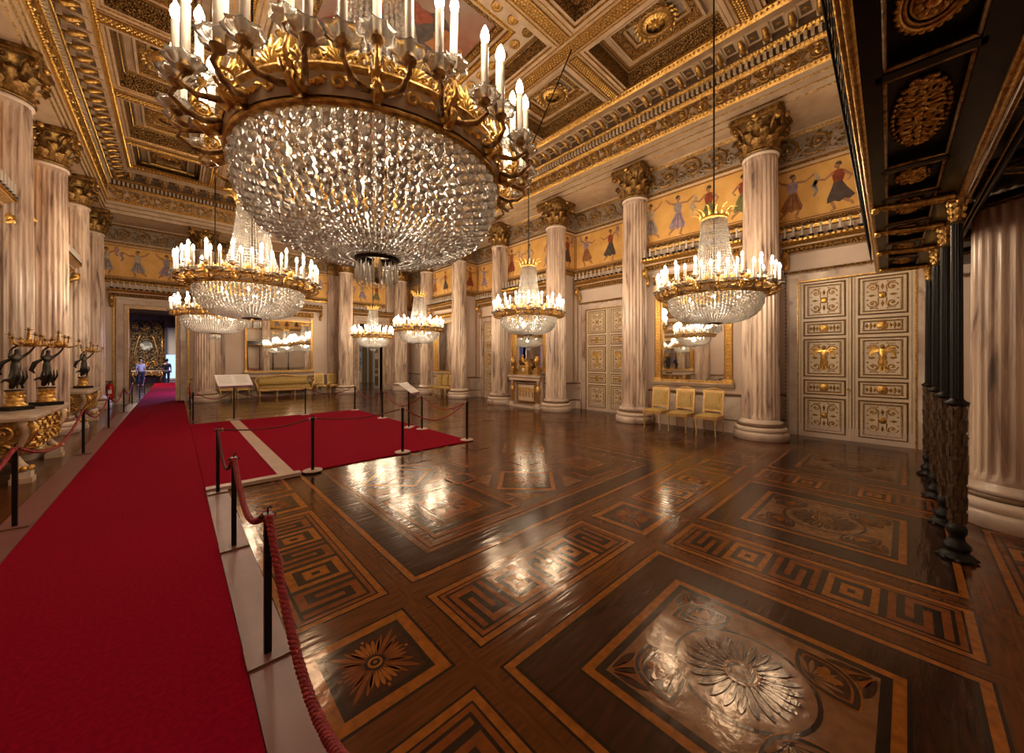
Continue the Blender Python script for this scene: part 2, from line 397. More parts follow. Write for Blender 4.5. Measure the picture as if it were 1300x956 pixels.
def sweep(prof, x0, x1, mb, mit0=0, mit1=0, ms=None):
    """prof (o,z,mat): o=offset out from the line (-y); ends mitred by o*mit"""
    for (a, b) in zip(prof[:-1], prof[1:]):
        mb.quad((x0 + a[0] * mit0, -a[0], a[1]), (x1 - a[0] * mit1, -a[0], a[1]), (x1 - b[0] * mit1, -b[0], b[1]), (x0 + b[0] * mit0, -b[0], b[1]), a[2])

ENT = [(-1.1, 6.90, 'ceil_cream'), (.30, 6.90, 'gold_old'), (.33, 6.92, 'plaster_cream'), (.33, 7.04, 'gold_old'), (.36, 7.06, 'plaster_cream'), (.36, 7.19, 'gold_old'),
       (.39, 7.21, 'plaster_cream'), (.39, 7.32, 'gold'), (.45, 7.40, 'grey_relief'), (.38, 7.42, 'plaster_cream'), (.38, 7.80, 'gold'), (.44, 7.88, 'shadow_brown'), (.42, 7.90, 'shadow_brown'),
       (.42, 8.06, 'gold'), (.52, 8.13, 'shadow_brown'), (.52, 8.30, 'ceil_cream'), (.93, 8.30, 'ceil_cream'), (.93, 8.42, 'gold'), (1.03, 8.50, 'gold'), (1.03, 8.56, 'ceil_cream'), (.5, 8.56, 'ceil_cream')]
def entablature(name, L, loc, rz, label, far=False):
    mb = MB(); sweep(ENT, 0, L, mb, 1, 1)
    a, b = .45, L - .45
    bead_row(mb, a, b, 7.05, -.36, .012, 'gold', .05); bead_row(mb, a, b, 7.20, -.39, .012, 'gold', .05)
    bead_row(mb, a, b, 7.36, -.44, .03, 'gold_bright', .08)
    scroll_row(mb, a, b, 7.61, .36, -.38, 'gold', 'gold_bright', .03)
    scroll_row(mb, a + .2, b - .2, 7.50, .15, -.38, 'gold_old', 'gold', .02); scroll_row(mb, a + .1, b - .1, 7.72, .15, -.38, 'gold_old', 'gold', .02)
    for k in range(int((b - a) / .62)):          # masks and swags between the scrolls
        x = a + k * .62
        mb.ribbon([(x + .3 * t / 6, 7.74 - .16 * sin(PI * t / 6)) for t in range(7)], .03, .05, 'gold_old', -.38)
    bead_row(mb, a, b, 7.84, -.45, .025, 'gold_bright', .07)
    n = int((b - a) / .11)
    for i in range(n): x = a + i * .11; mb.box(x, x + .055, -.50, -.42, 7.91, 8.04, 'plaster_cream')
    bead_row(mb, a, b, 8.09, -.52, .025, 'gold_bright', .06)
    n = int((L - 1.1) / .42)
    for i in range(n + 1):
        x = .55 + i * (L - 1.1) / n
        mb.prism([(x - .075, 8.30), (x + .075, 8.30), (x + .075, 8.17), (x - .075, 8.17)], -.60, -.52, 'plaster_cream')
        mb.tube([(x, -.54, 8.20), (x, -.66, 8.175), (x, -.76, 8.23), (x, -.86, 8.27)], [.06, .062, .05, .035], 'gold', 6)
        mb.box(x - .085, x + .085, -.92, -.52, 8.275, 8.30, 'ceil_cream')
        if i < n:
            xm = x + (L - 1.1) / n / 2
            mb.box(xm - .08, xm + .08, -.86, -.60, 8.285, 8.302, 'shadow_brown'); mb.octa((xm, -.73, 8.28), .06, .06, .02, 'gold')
    bead_row(mb, 1, L - 1, 8.46, -1.0, .035, 'gold_bright', .09)
    o = mb.build(name, None, loc, rz); tag(o, label, 'cornice', kind='structure'); return o
# facing rules: rz=0 faces -Y, -90 faces -X, 90 faces +X, 180 faces +Y
entablature('trim_1', Y1 - Y0, (XR, Y1, 0), -PI / 2, 'gilded entablature above the column row with the fireplace')
entablature('trim_2', Y1 - Y0, (XL, Y0, 0), PI / 2, 'gilded entablature above the column row with the console tables')
entablature('trim_3', XR - XL, (XL, Y1, 0), 0, 'gilded entablature above the end wall with the tall sofa mirror')
entablature('trim_4', XR - XL, (XR, Y0, 0), PI, 'gilded entablature above the black gallery')

# ------------------------------------------------------------------ ceiling
def build_ceiling():
    mb = MB(); ZB = 8.52
    def ring(x0, x1, y0, y1, w, z, m):
        a = [(x0, y0), (x1, y0), (x1, y1), (x0, y1)]; b = [(x0 + w, y0 + w), (x1 - w, y0 + w), (x1 - w, y1 - w), (x0 + w, y1 - w)]
        mb.add([(p[0], p[1], z) for p in a] + [(p[0], p[1], z) for p in b], [(i, (i + 1) % 4, 4 + (i + 1) % 4, 4 + i) for i in range(4)], m)
    def riser(x0, x1, y0, y1, z0, z1, t, m):
        a = [(x0, y0), (x1, y0), (x1, y1), (x0, y1)]; b = [(x0 + t, y0 + t), (x1 - t, y0 + t), (x1 - t, y1 - t), (x0 + t, y1 - t)]
        mb.add([(p[0], p[1], z0) for p in a] + [(p[0], p[1], z1) for p in b], [(i, (i + 1) % 4, 4 + (i + 1) % 4, 4 + i) for i in range(4)], m)
    def brow(x0, x1, y0, y1, z, s, m, sp):
        for (ax, ay, bx, by) in ((x0, y0, x1, y0), (x1, y0, x1, y1), (x1, y1, x0, y1), (x0, y1, x0, y0)):
            l = math.hypot(bx - ax, by - ay); n = max(1, int(l / sp))
            for i in range(n):
                t = (i + .5) / n; mb.octa((ax + (bx - ax) * t, ay + (by - ay) * t, z), s, s, s, m)
    def coffer(x0, x1, y0, y1, steps, fill, z=ZB):
        for w, h, mh, mv, bead in steps:
            if w: ring(x0, x1, y0, y1, w, z, mh)
            x0 += w; x1 -= w; y0 += w; y1 -= w
            if bead: brow(x0 - w * .5, x1 + w * .5, y0 - w * .5, y1 + w * .5, z - .005, bead, 'gold_bright', bead * 2.6)
            if h: riser(x0, x1, y0, y1, z, z + h, .015 if abs(h) < .15 else .03, mv); x0 += .02; x1 -= .02; y0 += .02; y1 -= .02; z += h
        mb.quad((x0, y0, z), (x1, y0, z), (x1, y1, z), (x0, y1, z), fill)
        return x0, x1, y0, y1, z
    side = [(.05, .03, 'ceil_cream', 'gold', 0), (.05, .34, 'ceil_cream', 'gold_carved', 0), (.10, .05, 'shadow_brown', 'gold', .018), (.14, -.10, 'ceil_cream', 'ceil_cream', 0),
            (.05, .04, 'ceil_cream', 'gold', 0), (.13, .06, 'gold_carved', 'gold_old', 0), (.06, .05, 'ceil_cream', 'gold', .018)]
    ys = [-.75] + CY; hb = .22
    bays = list(zip(ys[:-1], ys[1:]))
    for (xa, xb) in ((-1.12, .80), (6.60, 8.52)):
        for ya, yb in bays:
            a, b, c, d, z = coffer(xa, xb, ya + hb, yb - hb, side, 'grey_relief')
            cx, cy = (a + b) / 2, (c + d) / 2
            ros.append((cx, cy, z))
    # beams: along Y at x 1.05 and 6.35, across at the columns
    def beam(x0, x1, y0, y1):
        mb.quad((x0, y0, ZB), (x1, y0, ZB), (x1, y1, ZB), (x0, y1, ZB), 'ceil_cream')
        lx = x1 - x0; ly = y1 - y0; alongy = ly > lx
        L = ly if alongy else lx; W = lx if alongy else ly
        def P(t, s): return (x0 + s, y0 + t) if alongy else (x0 + t, y0 + s)
        def slab(s0, s1, dz, m):
            a = P(0, s0); b = P(L, s1); mb.box(min(a[0], b[0]), max(a[0], b[0]), min(a[1], b[1]), max(a[1], b[1]), ZB - dz, ZB + .01, m)
        slab(W * .28, W * .72, .03, 'gold_old'); slab(W * .24, W * .29, .045, 'gold'); slab(W * .71, W * .76, .045, 'gold')
        slab(W * .06, W * .10, .02, 'gold'); slab(W * .90, W * .94, .02, 'gold')
        n = int(L / .07)
        for i in range(n):
            for s in (.38, .5, .62):
                a = P((i + .5 + (.5 if s == .5 else 0)) * L / n, W * s); mb.octa((a[0], a[1], ZB - .035), .028, .028, .022, 'gold_bright')
    for x in (1.05, 6.35): beam(x - .25, x + .25, Y0 + 1, Y1 - 1)
    for y in CY:
        for xa, xb in ((-1.12, .80), (6.60, 8.52)): beam(xa, xb, y - hb, y + hb)
    for y in (4.95, 13.75): beam(1.30, 6.10, y - .25, y + .25)
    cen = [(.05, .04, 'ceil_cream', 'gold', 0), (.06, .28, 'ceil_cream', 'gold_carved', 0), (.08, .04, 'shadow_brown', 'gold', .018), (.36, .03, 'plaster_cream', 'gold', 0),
           (.08, .05, 'gold', 'gold_old', .02), (.06, .04, 'ceil_cream', 'gold', 0), (.10, .06, 'gold_carved', 'gold_old', 0)]
    a, b, c, d, z = coffer(1.30, 6.10, 5.20, 13.50, cen, 'fresco')
    ins = .05 + .06 + .08 + .18 + .06
    for (ax, ay, bx, by) in ((1.3 + ins, 5.2 + ins, 6.1 - ins, 5.2 + ins), (6.1 - ins, 5.2 + ins, 6.1 - ins, 13.5 - ins), (1.3 + ins, 13.5 - ins, 6.1 - ins, 13.5 - ins), (1.3 + ins, 5.2 + ins, 1.3 + ins, 13.5 - ins)):
        l = math.hypot(bx - ax, by - ay); n = round(l / .42)
        for i in range(n + 1):
            t = i / n; x, y = ax + (bx - ax) * t, ay + (by - ay) * t
            mb.lathe([(.12, 8.885), (.125, 8.86), (.09, 8.85), (.06, 8.865), (.03, 8.84), (.001, 8.835)], 10, 'gold', (x, y, 0))
    # painted clouds and figures on the great canvas
    for k in range(16):
        px, py = random.uniform(a + .5, b - .5), random.uniform(c + .6, d - .6); R = random.uniform(.25, .7)
        pts = [(px + R * (1 + .3 * sin(3 * t + k)) * cos(t), py + R * .8 * (1 + .25 * cos(4 * t + k)) * sin(t), z - .004 - .001 * k) for t in [2 * PI * i / 22 for i in range(22)]]
        pts = [(min(max(p[0], a), b), min(max(p[1], c), d), p[2]) for p in pts]
        mb.poly(pts, random.choice(['fresco_blue', 'fig_red', 'fig_rust', 'fig_grey', 'fig_dark', 'fig_dark']))
    for ya, yb in ((.2, 4.70), (14.0, 18.5)):
        a, b, c, d, z = coffer(1.30, 6.10, ya, yb, cen[:5] + [(.45, .06, 'ceil_cream', 'gold', .03), (.25, .05, 'gold_carved', 'gold', 0), (.2, .04, 'ceil_cream', 'gold', .02)], 'fresco_blue')
        ros.append(((a + b) / 2, (c + d) / 2, z))
    mb.quad((1.3, -.8, ZB), (6.1, -.8, ZB), (6.1, .2, ZB), (1.3, .2, ZB), 'ceil_cream')
    mb.quad((1.3, 18.5, ZB), (6.1, 18.5, ZB), (6.1, 19.4, ZB), (1.3, 19.4, ZB), 'ceil_cream')
    mb.box(-3.4, 10.9, -2.4, 21, 9.5, 9.6, 'ceil_cream')
    o = mb.build('ceiling'); tag(o, 'coffered ceiling of gilded beams around a dark red painted canvas', 'ceiling', kind='structure')
    return o
ros = []
ceil = build_ceiling()
def rosette_mesh():
    mb = MB()
    def leafr(a, r0, r1, w, z0, z1, m):
        v = []
        for i in range(4):
            t = i / 3; r = r0 + (r1 - r0) * t; z = z0 + (z1 - z0) * sin(PI * t) - .0; ww = w * sin(PI * (.2 + .75 * t))
            for s in (-1, 0, 1): v.append((r * cos(a) - s * ww * sin(a), r * sin(a) + s * ww * cos(a), z + (.015 if s else -.015)))
        mb.add(v, [(3 * i + k, 3 * i + k + 1, 3 * i + k + 4, 3 * i + k + 3) for i in range(3) for k in range(2)], m, True)
    mb.lathe([(.27 + .055 * cos(t), -.05 + .055 * sin(t)) for t in [2 * PI * i / 8 for i in range(9)]], 24, 'gold_old')
    for k in range(20): leafr(2 * PI * k / 20, .18, .38, .055, -.09, -.05, 'gold'); leafr(2 * PI * (k + .5) / 20, .16, .34, .05, -.11, -.06, 'gold_bright')
    for k in range(8): leafr(2 * PI * k / 8, .02, .17, .05, -.06, -.08, 'gold')
    mb.ball((0, 0, -.07), .045, 'gold_bright')
    return mb
rm = rosette_mesh().build('ceiling_rosette', ceil); rm.scale = (1.2, 1.2, 1.2)
for i, (x, y, z) in enumerate(ros):
    if i == 0: rm.location = (x, y, z)
    else: inst(rm, ceil, (x, y, z))

# ------------------------------------------------------------------ painted dancers
def dancer(mb, cx, z0, H, y, cols, flip, k, arms):
    f = -1 if flip else 1
    def P(x, z): return (cx + f * x * H, y, z0 + z * H)
    skirt, top, skin, scarf = cols
    def limb(pts, w, m, dy):
        n = len(pts); L = []; R = []
        for i in range(n):
            a = pts[max(i - 1, 0)]; b = pts[min(i + 1, n - 1)]; dx, dz = b[0] - a[0], b[1] - a[1]; l = math.hypot(dx, dz) or 1
            ww = w * (1 - .45 * i / (n - 1)); L.append((pts[i][0] - dz / l * ww, pts[i][1] + dx / l * ww)); R.append((pts[i][0] + dz / l * ww, pts[i][1] - dx / l * ww))
        v = [P(*p) for p in L + R[::-1]]; mb.add([(p[0], p[1] - dy, p[2]) for p in v], [tuple(range(len(v)))] if n == 2 else [(i, i + 1, 2 * n - 2 - i, 2 * n - 1 - i) for i in range(n - 1)], m)
    s = (k % 3 - 1) * .03
    limb([(.02, .34), (.10, .18), (.05, .03), (.11, .0)], .035, skin, .001)
    limb([(-.03, .34), (-.10, .18), (-.20, .10), (-.22, .05)], .035, skin, .001)
    sk = [(-.06, .56), (-.13, .42), (-.22 - s, .24), (-.17, .17), (-.09, .20), (-.02, .15), (.06, .19), (.14 + s, .16), (.17, .25), (.11, .42), (.07, .56)]
    v = [P(*p) for p in sk]; v = [(p[0], p[1] - .002, p[2]) for p in v]; mb.add(v, [tuple(range(len(v)))], skirt)
    for q in (-.08, .0, .08): limb([(q * .4, .52), (q, .36), (q * 1.6, .2)], .008, 'fig_dark', .0035)
    tp = [(-.07, .56), (-.10, .68), (-.08, .78), (0, .81), (.09, .77), (.09, .68), (.07, .56)]
    v = [P(*p) for p in tp]; mb.add([(p[0], p[1] - .003, p[2]) for p in v], [tuple(range(len(v)))], top)
    a1 = [[(.07, .76), (.22, .74), (.36, .84)], [(.07, .76), (.20, .66), (.33, .70)], [(.07, .77), (.20, .86), (.22, 1.0)]][arms % 3]
    a2 = [[(-.08, .76), (-.22, .70), (-.34, .78)], [(-.08, .76), (-.20, .82), (-.30, .94)], [(-.08, .75), (-.20, .62), (-.14, .54)]][(arms + 1) % 3]
    limb(a1, .028, skin, .004); limb(a2, .028, skin, .004)
    e = a1[-1]; limb([e, (e[0] + .06, e[1] - .10), (e[0] + .0, e[1] - .22), (e[0] + .05, e[1] - .32)], .04, scarf, .002)
    v = [P(*p) for p in arc(.015, .88, .047, 0, 2 * PI, 12, .058)[:-1]]; mb.add([(p[0], p[1] - .005, p[2]) for p in v], [tuple(range(len(v)))], skin)
    v = [P(*p) for p in arc(-.005, .905, .052, .2, PI + .6, 8, .055)]; mb.add([(p[0], p[1] - .006, p[2]) for p in v], [tuple(range(len(v)))], 'fig_dark')
    limb([(0, .84), (0, .79)], .022, skin, .0045)
PAL = [('fig_green', 'fig_red', 'fig_flesh', 'fig_cream'), ('fig_lilac', 'fig_grey', 'fig_flesh', 'fig_cream'), ('fig_grey', 'fig_cream', 'fig_flesh', 'fig_lilac'),
       ('fig_red', 'fig_rust', 'fig_flesh', 'fig_lilac'), ('fig_dark', 'fig_red', 'fig_flesh', 'fig_grey'), ('fig_rust', 'fig_lilac', 'fig_flesh', 'fig_cream')]
dk = [0]
def wall_bay(mb, L, opening=None, dado=True, dark=False, figs=True, n=None):
    """wall skin from x 0..L facing -y at y=0 ; opening=(x0,x1,z1)"""
    def pane(x0, x1, z0, z1, m): mb.quad((x0, 0, z0), (x1, 0, z0), (x1, 0, z1), (x0, 0, z1), m)
    if opening:
        a, b, h = opening
        pane(0, a, .9, 4.66, 'plaster'); pane(b, L, .9, 4.66, 'plaster'); pane(a, b, h, 4.66, 'plaster')
        pane(0, a, 0, .9, 'marble_pale'); pane(b, L, 0, .9, 'marble_pale'); segs = [(0, a - .35), (b + .35, L)]
    else:
        pane(0, L, .9, 4.66, 'plaster'); pane(0, L, 0, .9, 'marble_pale'); segs = [(0, L)]
    for a, b in segs:
        if b - a < .03: continue
        mb.box(a, b, -.04, 0, .28, .31, 'brown_line'); mb.box(a, b, -.05, 0, 0, .27, 'plaster')
        mb.box(a, b, -.035, 0, .86, .90, 'brown_line'); mb.box(a, b, -.03, 0, .91, .94, 'plaster_cream')
    for x in (.10, L - .13):
        mb.box(x, x + .03, -.02, 0, .95, 4.6, 'gold')
    sweep([(0, 4.64, 'gold_old'), (.04, 4.66, 'gold'), (.06, 4.72, 'gold_carved'), (.08, 4.80, 'plaster_cream'), (.02, 4.84, 'gold'), (.0, 4.87, 'gold')], 0, L, mb)
    bead_row(mb, 0, L, 4.74, -.075, .035, 'gold', .10)
    pane(0, L, 4.87, 6.10, 'frieze_ochre')
    for z in (4.90, 6.06): mb.box(0, L, -.012, 0, z - .012, z + .012, 'frieze_dark')
    for x in (.03, L - .05): mb.box(x, x + .02, -.012, 0, 4.9, 6.07, 'frieze_dark')
    sweep([(0, 6.10, 'plaster_cream'), (.04, 6.13, 'gold_old'), (.04, 6.20, 'plaster_cream'), (.02, 6.25, 'grey_relief'), (.02, 6.80, 'gold_old'), (.08, 6.86, 'plaster_cream'), (.08, 6.91, 'plaster_cream')], 0, L, mb)
    scroll_row(mb, .02, L - .02, 6.53, .50, -.02, 'gold_old', 'gold', .05)
    scroll_row(mb, .2, L - .2, 6.40, .26, -.02, 'grey_relief', 'gold_old', .04)
    if figs:
        nn = n or max(1, round(L / .84))
        for i in range(nn):
            dk[0] += 1; dancer(mb, (i + .5) * L / nn, 4.93, 1.08, -.002, PAL[(dk[0] * 5 + dk[0] // 3) % 6], dk[0] % 2 == 0, dk[0], dk[0] * 2 % 3 + dk[0] % 2)

def wall(name, specs, label):
    """specs: list of (origin, rz, L, opening)"""
    mb = MB()
    for org, rz, L, op in specs:
        mb.M = Matrix.Translation(org) @ Matrix.Rotation(rz, 4, 'Z'); wall_bay(mb, L, op)
    mb.M = None
    return mb
# right-hand long wall: door bays recessed, mirror bays projecting
R90 = -PI / 2
yb = [-.75] + CY
specs = []
kinds = ['d', 'm', 'd', 'm', 'd', 'm', 'd']
for i, k in enumerate(kinds):
    ya, yc = yb[i], yb[i + 1]
    if i == 0: ya = -1.75
    if i == 6: yc = EW
    X = RW if k == 'd' else PW
    specs.append(((X, yc, 0), R90, yc - ya, None))
    if i < 6: specs.append(((PW, yc, 0), PI, 0, None) if False else ((RW, yc, 0), (0 if k == 'd' else PI), 0, None))
specs = [s for s in specs if s[2] > 0]
mb = wall('wall_right', specs, '')
for i in range(6):      # returns between recessed and projecting bays
    y = yb[i + 1]; rz = 0 if kinds[i] == 'd' else PI
    org = (PW, y, 0) if rz == 0 else (RW, y, 0)
    mb.M = Matrix.Translation(org) @ Matrix.Rotation(rz, 4, 'Z'); wall_bay(mb, RW - PW, None, figs=True, n=1)
mb.M = None; mb.box(RW + .01, RW + .3, -2.0, 21, -.1, 9.5, 'plaster')
tag(mb.build('wall_right'), 'pale plaster long wall with ochre dancer frieze behind the column row', 'wall', kind='structure')
mb = MB(); WL = -2.31
for a, b in zip(yb[:-1], yb[1:]):
    if a < 0: a = -1.75
    if b > 19: b = EW
    mb.M = Matrix.Translation((WL, a, 0)) @ Matrix.Rotation(PI / 2, 4, 'Z'); wall_bay(mb, b - a)
mb.M = None; mb.box(WL - .3, WL - .01, -2.0, 21, -.1, 9.5, 'plaster')
tag(mb.build('wall_left'), 'pale plaster wall behind the console tables and marble columns', 'wall', kind='structure')
# end wall with two open doorways
mb = MB(); DO1 = (-1.30, .02, 3.70); DO2 = (7.45, 8.75, 3.70)
for x0, x1, op in ((WL, 1.0, (DO1[0] - WL, DO1[1] - WL, 3.70)), (1.0, 6.4, None), (6.4, RW, (DO2[0] - 6.4, DO2[1] - 6.4, 3.7))):
    mb.M = Matrix.Translation((x0, EW, 0)); wall_bay(mb, x1 - x0, op)
mb.M = None
for x0, x1, z0, z1 in ((-3.2, DO1[0], -.1, 9.5), (DO1[1], DO2[0], -.1, 9.5), (DO2[1], 11, -.1, 9.5), (DO1[0], DO1[1], 3.7, 9.5), (DO2[0], DO2[1], 3.7, 9.5)):
    mb.box(x0, x1, EW + .01, EW + .35, z0, z1, 'plaster')
tag(mb.build('wall_far'), 'end wall of pale plaster with the dancer frieze and two open doorways', 'wall', kind='structure')
mb = MB(); mb.M = Matrix.Translation((RW, -1.75, 0)) @ Matrix.Rotation(PI, 4, 'Z'); wall_bay(mb, RW - WL, figs=True); mb.M = None
mb.box(-3.2, 11, -2.0, -1.76, -.1, 9.5, 'plaster')
tag(mb.build('wall_near'), 'plain wall below and behind the black gallery', 'wall', kind='structure')

# ------------------------------------------------------------------ columns
def make_capital(mb):
    z0, z1 = ZC, ZA; H = z1 - z0
    mb.lathe([(.355, z0), (.375, z0 + .02), (.355, z0 + .05), (.31, z0 + .06), (.30, z0 + H * .5), (.34, z0 + H * .8), (.44, z0 + H * .88)], 24, 'bronze_cap')
    def aleaf(a, zb, h, r0, out, w, m):
        v = []; n = 6
        for i in range(n + 1):
            t = i / n; zz = zb + h * (t if t < .8 else .8 + (t - .8) * -.6 + .0)
            if t >= .8: zz = zb + h * (.8 + .06 - (t - .8) * .9)
            rr = r0 + out * t ** 2.2 + (.02 if t > .8 else 0)
            for s in (-1, -.5, 0, .5, 1):
                ww = w * (1 - .45 * t) * (1 + .16 * (1 if i % 2 else -1)) * s; bul = .035 * (1 - abs(s)) - .01
                da = ww / max(rr, .1)
                v.append(((rr + bul) * cos(a + da), (rr + bul) * sin(a + da), zz - abs(s) * .03 * (t > .7)))
        mb.add(v, [(5 * i + k, 5 * i + k + 1, 5 * i + k + 6, 5 * i + k + 5) for i in range(n) for k in range(4)], m, True)
    for k in range(8): aleaf(2 * PI * k / 8, z0 + .05, .30, .325, .12, .125, 'gold_old')
    for k in range(8): aleaf(2 * PI * (k + .5) / 8, z0 + .05, .50, .325, .17, .115, 'bronze_cap')
    for q in range(4):
        a = PI / 4 + q * PI / 2; d = (cos(a), sin(a))
        # corner volute
        base = .36
        path = [(d[0] * .34, d[1] * .34, z0 + H * .55), (d[0] * .42, d[1] * .42, z0 + H * .74), (d[0] * .53, d[1] * .53, z0 + H * .84)]
        cx, cz = .55, z0 + H * .74
        path += [(d[0] * (cx + .085 * cos(t) * (1 - .1 * k)), d[1] * (cx + .085 * cos(t) * (1 - .1 * k)), cz + .085 * sin(t) * (1 - .1 * k)) for k, t in enumerate([PI / 2 - j * .75 for j in range(9)])]
        mb.tube(path, [.03, .032, .035] + [.035 - .002 * k for k in range(9)], 'gold_old', 6)
        mb.ball((d[0] * cx, d[1] * cx, cz), .05, 'gold', 8)
        a2 = q * PI / 2; e = (cos(a2), sin(a2)); t2 = (-e[1], e[0])
        for s in (-1, 1):
            sp = spiral(s * .09, z0 + H * .74, .075, .015, PI / 2 + (PI if s < 0 else 0) * 0, 1.2 * s, 12)
            mb.tube([(e[0] * .40 + t2[0] * p[0], e[1] * .40 + t2[1] * p[0], p[1]) for p in sp], .018, 'gold_old', 5)
        mb.ball((e[0] * .47, e[1] * .47, z0 + H * .92), .06, 'gold', 8)
    # abacus with concave sides
    pts = []
    for q in range(4):
        a = PI / 4 + q * PI / 2
        for s in (-1, 1): pts.append((.66 * cos(a) - s * .05 * sin(a), .66 * sin(a) + s * .05 * cos(a)))
        nxt = a + PI / 4
        for t in (-.25, 0, .25): r = .44 - .0 + .14 * abs(t) * 2; pts.append((r * cos(nxt + t * 1.3), r * sin(nxt + t * 1.3)))
    for sc, za, zb_, m in ((.92, z1 - .11, z1 - .06, 'gold_old'), (1.0, z1 - .06, z1 - .003, 'bronze_cap')):
        n = len(pts); v = [(p[0] * sc, p[1] * sc, za) for p in pts] + [(p[0] * sc, p[1] * sc, zb_) for p in pts]
        mb.add(v, [tuple(range(n))[::-1], tuple(range(n, 2 * n))] + [(i, (i + 1) % n, n + (i + 1) % n, n + i) for i in range(n)], m)
def make_column():
    root = empty('marble_column')
    b = MB()
    b.lathe([(.50, 0), (.50, .02), (.515, .05), (.515, .13), (.50, .16), (.47, .17)], 40, 'marble_pale', caps=True)
    b.lathe([(.46, .17), (.485, .19), (.49, .23), (.475, .27), (.44, .28)], 40, 'plaster')
    b.lathe([(.43, .28), (.445, .29), (.445, .315), (.42, .33)], 40, 'brown_line')
    b.lathe([(.41, .33), (.425, .35), (.41, .38), (.37, .40), (.345, .44)], 40, 'marble_pale')
    b.build('base', root)
    s = MB(); nf = 24; seg = 6; v = []; zs = [.40, .46, .50, .53, .57, 1.6, 3.0, 4.5, 5.8, 5.92, 5.96, 6.0, ZC]
    dep = [0, 0, .35, .8, 1, 1, 1, 1, 1, .8, .35, 0, 0]
    K = nf * seg
    for z, d in zip(zs, dep):
        rr = .350 - .035 * ((z - .4) / 5.7) ** 1.5
        for i in range(K):
            ph = (i % seg) / seg; fl = sin(PI * (ph - .15) / .7) if .15 < ph < .85 else 0
            r = rr - .026 * d * max(fl, 0) ** .6; a = 2 * PI * i / K; v.append((r * cos(a), r * sin(a), z))
    s.add(v, [(j * K + i, j * K + (i + 1) % K, (j + 1) * K + (i + 1) % K, (j + 1) * K + i) for j in range(len(zs) - 1) for i in range(K)], 'marble', False)
    s.lathe([(.315, 6.05), (.345, 6.07), (.345, 6.11), (.32, ZC)], 32, 'plaster')
    s.build('shaft', root)
    c = MB(); make_capital(c); c.build('capital', root)
    return root
col0 = make_column(); colt = tree(col0)
cols = []
rl = ['{} white marble column with gilded capital between tall panelled door and chair mirror',
      '{} column left of the three gilt chairs beneath the row mirror', '{} column between fireplace and smaller panelled door', '{} column on the far side of the fireplace mirror',
      '{} column beside the wall mirror behind the far trio of chairs', '{} column beside the slanted info card and far chair trio', '{} corner column of the mirror row, beside the end doorway']
rl = ['fluted marble column between the great panelled double door and the chair-side mirror', 'fluted marble column beside the chair row, next to the smaller double door', 'fluted marble column between the smaller double door and the fireplace',
      'fluted marble column at the far side of the fireplace', 'fluted marble column at the near side of the distant chair trio and its mirror', 'fluted marble column behind the slanted reading card',
      'fluted marble column in the far corner beside the tapestry doorway']
pos = [((XR, y), rl[i]) for i, y in enumerate(CY)]
pos += [((XL, 7.6), 'fluted marble column before the console tables begin, cut by the picture edge'),
        ((XL, 10.4), 'fluted marble column directly behind the two nearer bronze candelabra'), ((XL, 13.3), 'grey-veined fluted marble column between the two console tables'),
        ((XL, 16.2), 'fluted marble column behind the farther bronze candelabrum'), ((XL, 19.2), 'fluted marble column in the corner by the red fire extinguisher'),
        ((.88, 19.4), 'fluted marble column beside the carpeted doorway, behind the rope posts'), ((6.4, 19.4), 'fluted marble column between the gilt sofa wall and the tapestry doorway'),
        ((6.42, -.82), 'huge fluted marble column behind the black gallery posts')]
for i, ((x, y), lb) in enumerate(pos):
    if i == 0: c = col0; c.location = (x, y, 0); c['label'] = lb; c['category'] = 'column'; c['group'] = 'fluted marble columns around the ballroom'
    else: c = dup(colt, (x, y, 0), i * .9 * 0, lb)
    if i == 9:
        pass
# fluted pilasters on the end wall
def pil():
    root = empty('trim_5'); mb = MB()
    mb.box(-.52, .52, -.16, 0, 0, .3, 'marble_pale'); mb.build('base', root); mb = MB()
    for i in range(7):
        x = -.38 + i * .76 / 7; mb.box(x, x + .035, -.12, 0, .3, ZC, 'marble'); mb.box(x + .035, x + .76 / 7, -.09, 0, .3, ZC, 'marble')
    mb.box(.35, .385, -.12, 0, .3, ZC, 'marble'); mb.build('shaft', root); mb = MB()
    mb.box(-.40, .40, -.12, 0, ZC, ZC + .6, 'bronze_cap')
    for r, (zz, w, n) in enumerate(((ZC + .03, .12, 6), (ZC + .22, .12, 5))):
        for k in range(n):
            x = -.38 + (k + .5) * .76 / n
            mb.add([(x - w / 2, -.13, zz), (x + w / 2, -.13, zz), (x + w * .55, -.17, zz + .18), (x - w * .55, -.17, zz + .18), (x, -.26, zz + .27)], [(0, 1, 2, 3), (3, 2, 4)], 'gold_old')
    for s in (-1, 1): mb.ball((s * .42, -.2, ZA - .2), .09, 'gold_old')
    mb.box(-.52, .52, -.26, 0, ZA - .11, ZA - .003, 'bronze_cap'); mb.build('capital', root); return root
p0 = pil(); pt = tree(p0)
for i, (x, lb) in enumerate(((1.25, 'flat fluted pilaster just behind the column beside the carpeted doorway'), (6.2, 'flat fluted pilaster just behind the column by the end wall chair pair'), (9.3, 'flat fluted pilaster behind the far corner column'))):
    c = p0 if i == 0 else dup(pt, (0, 0, 0), 0, lb)
    c.location = (x, EW, 0); c['label'] = lb; c['kind'] = 'structure'

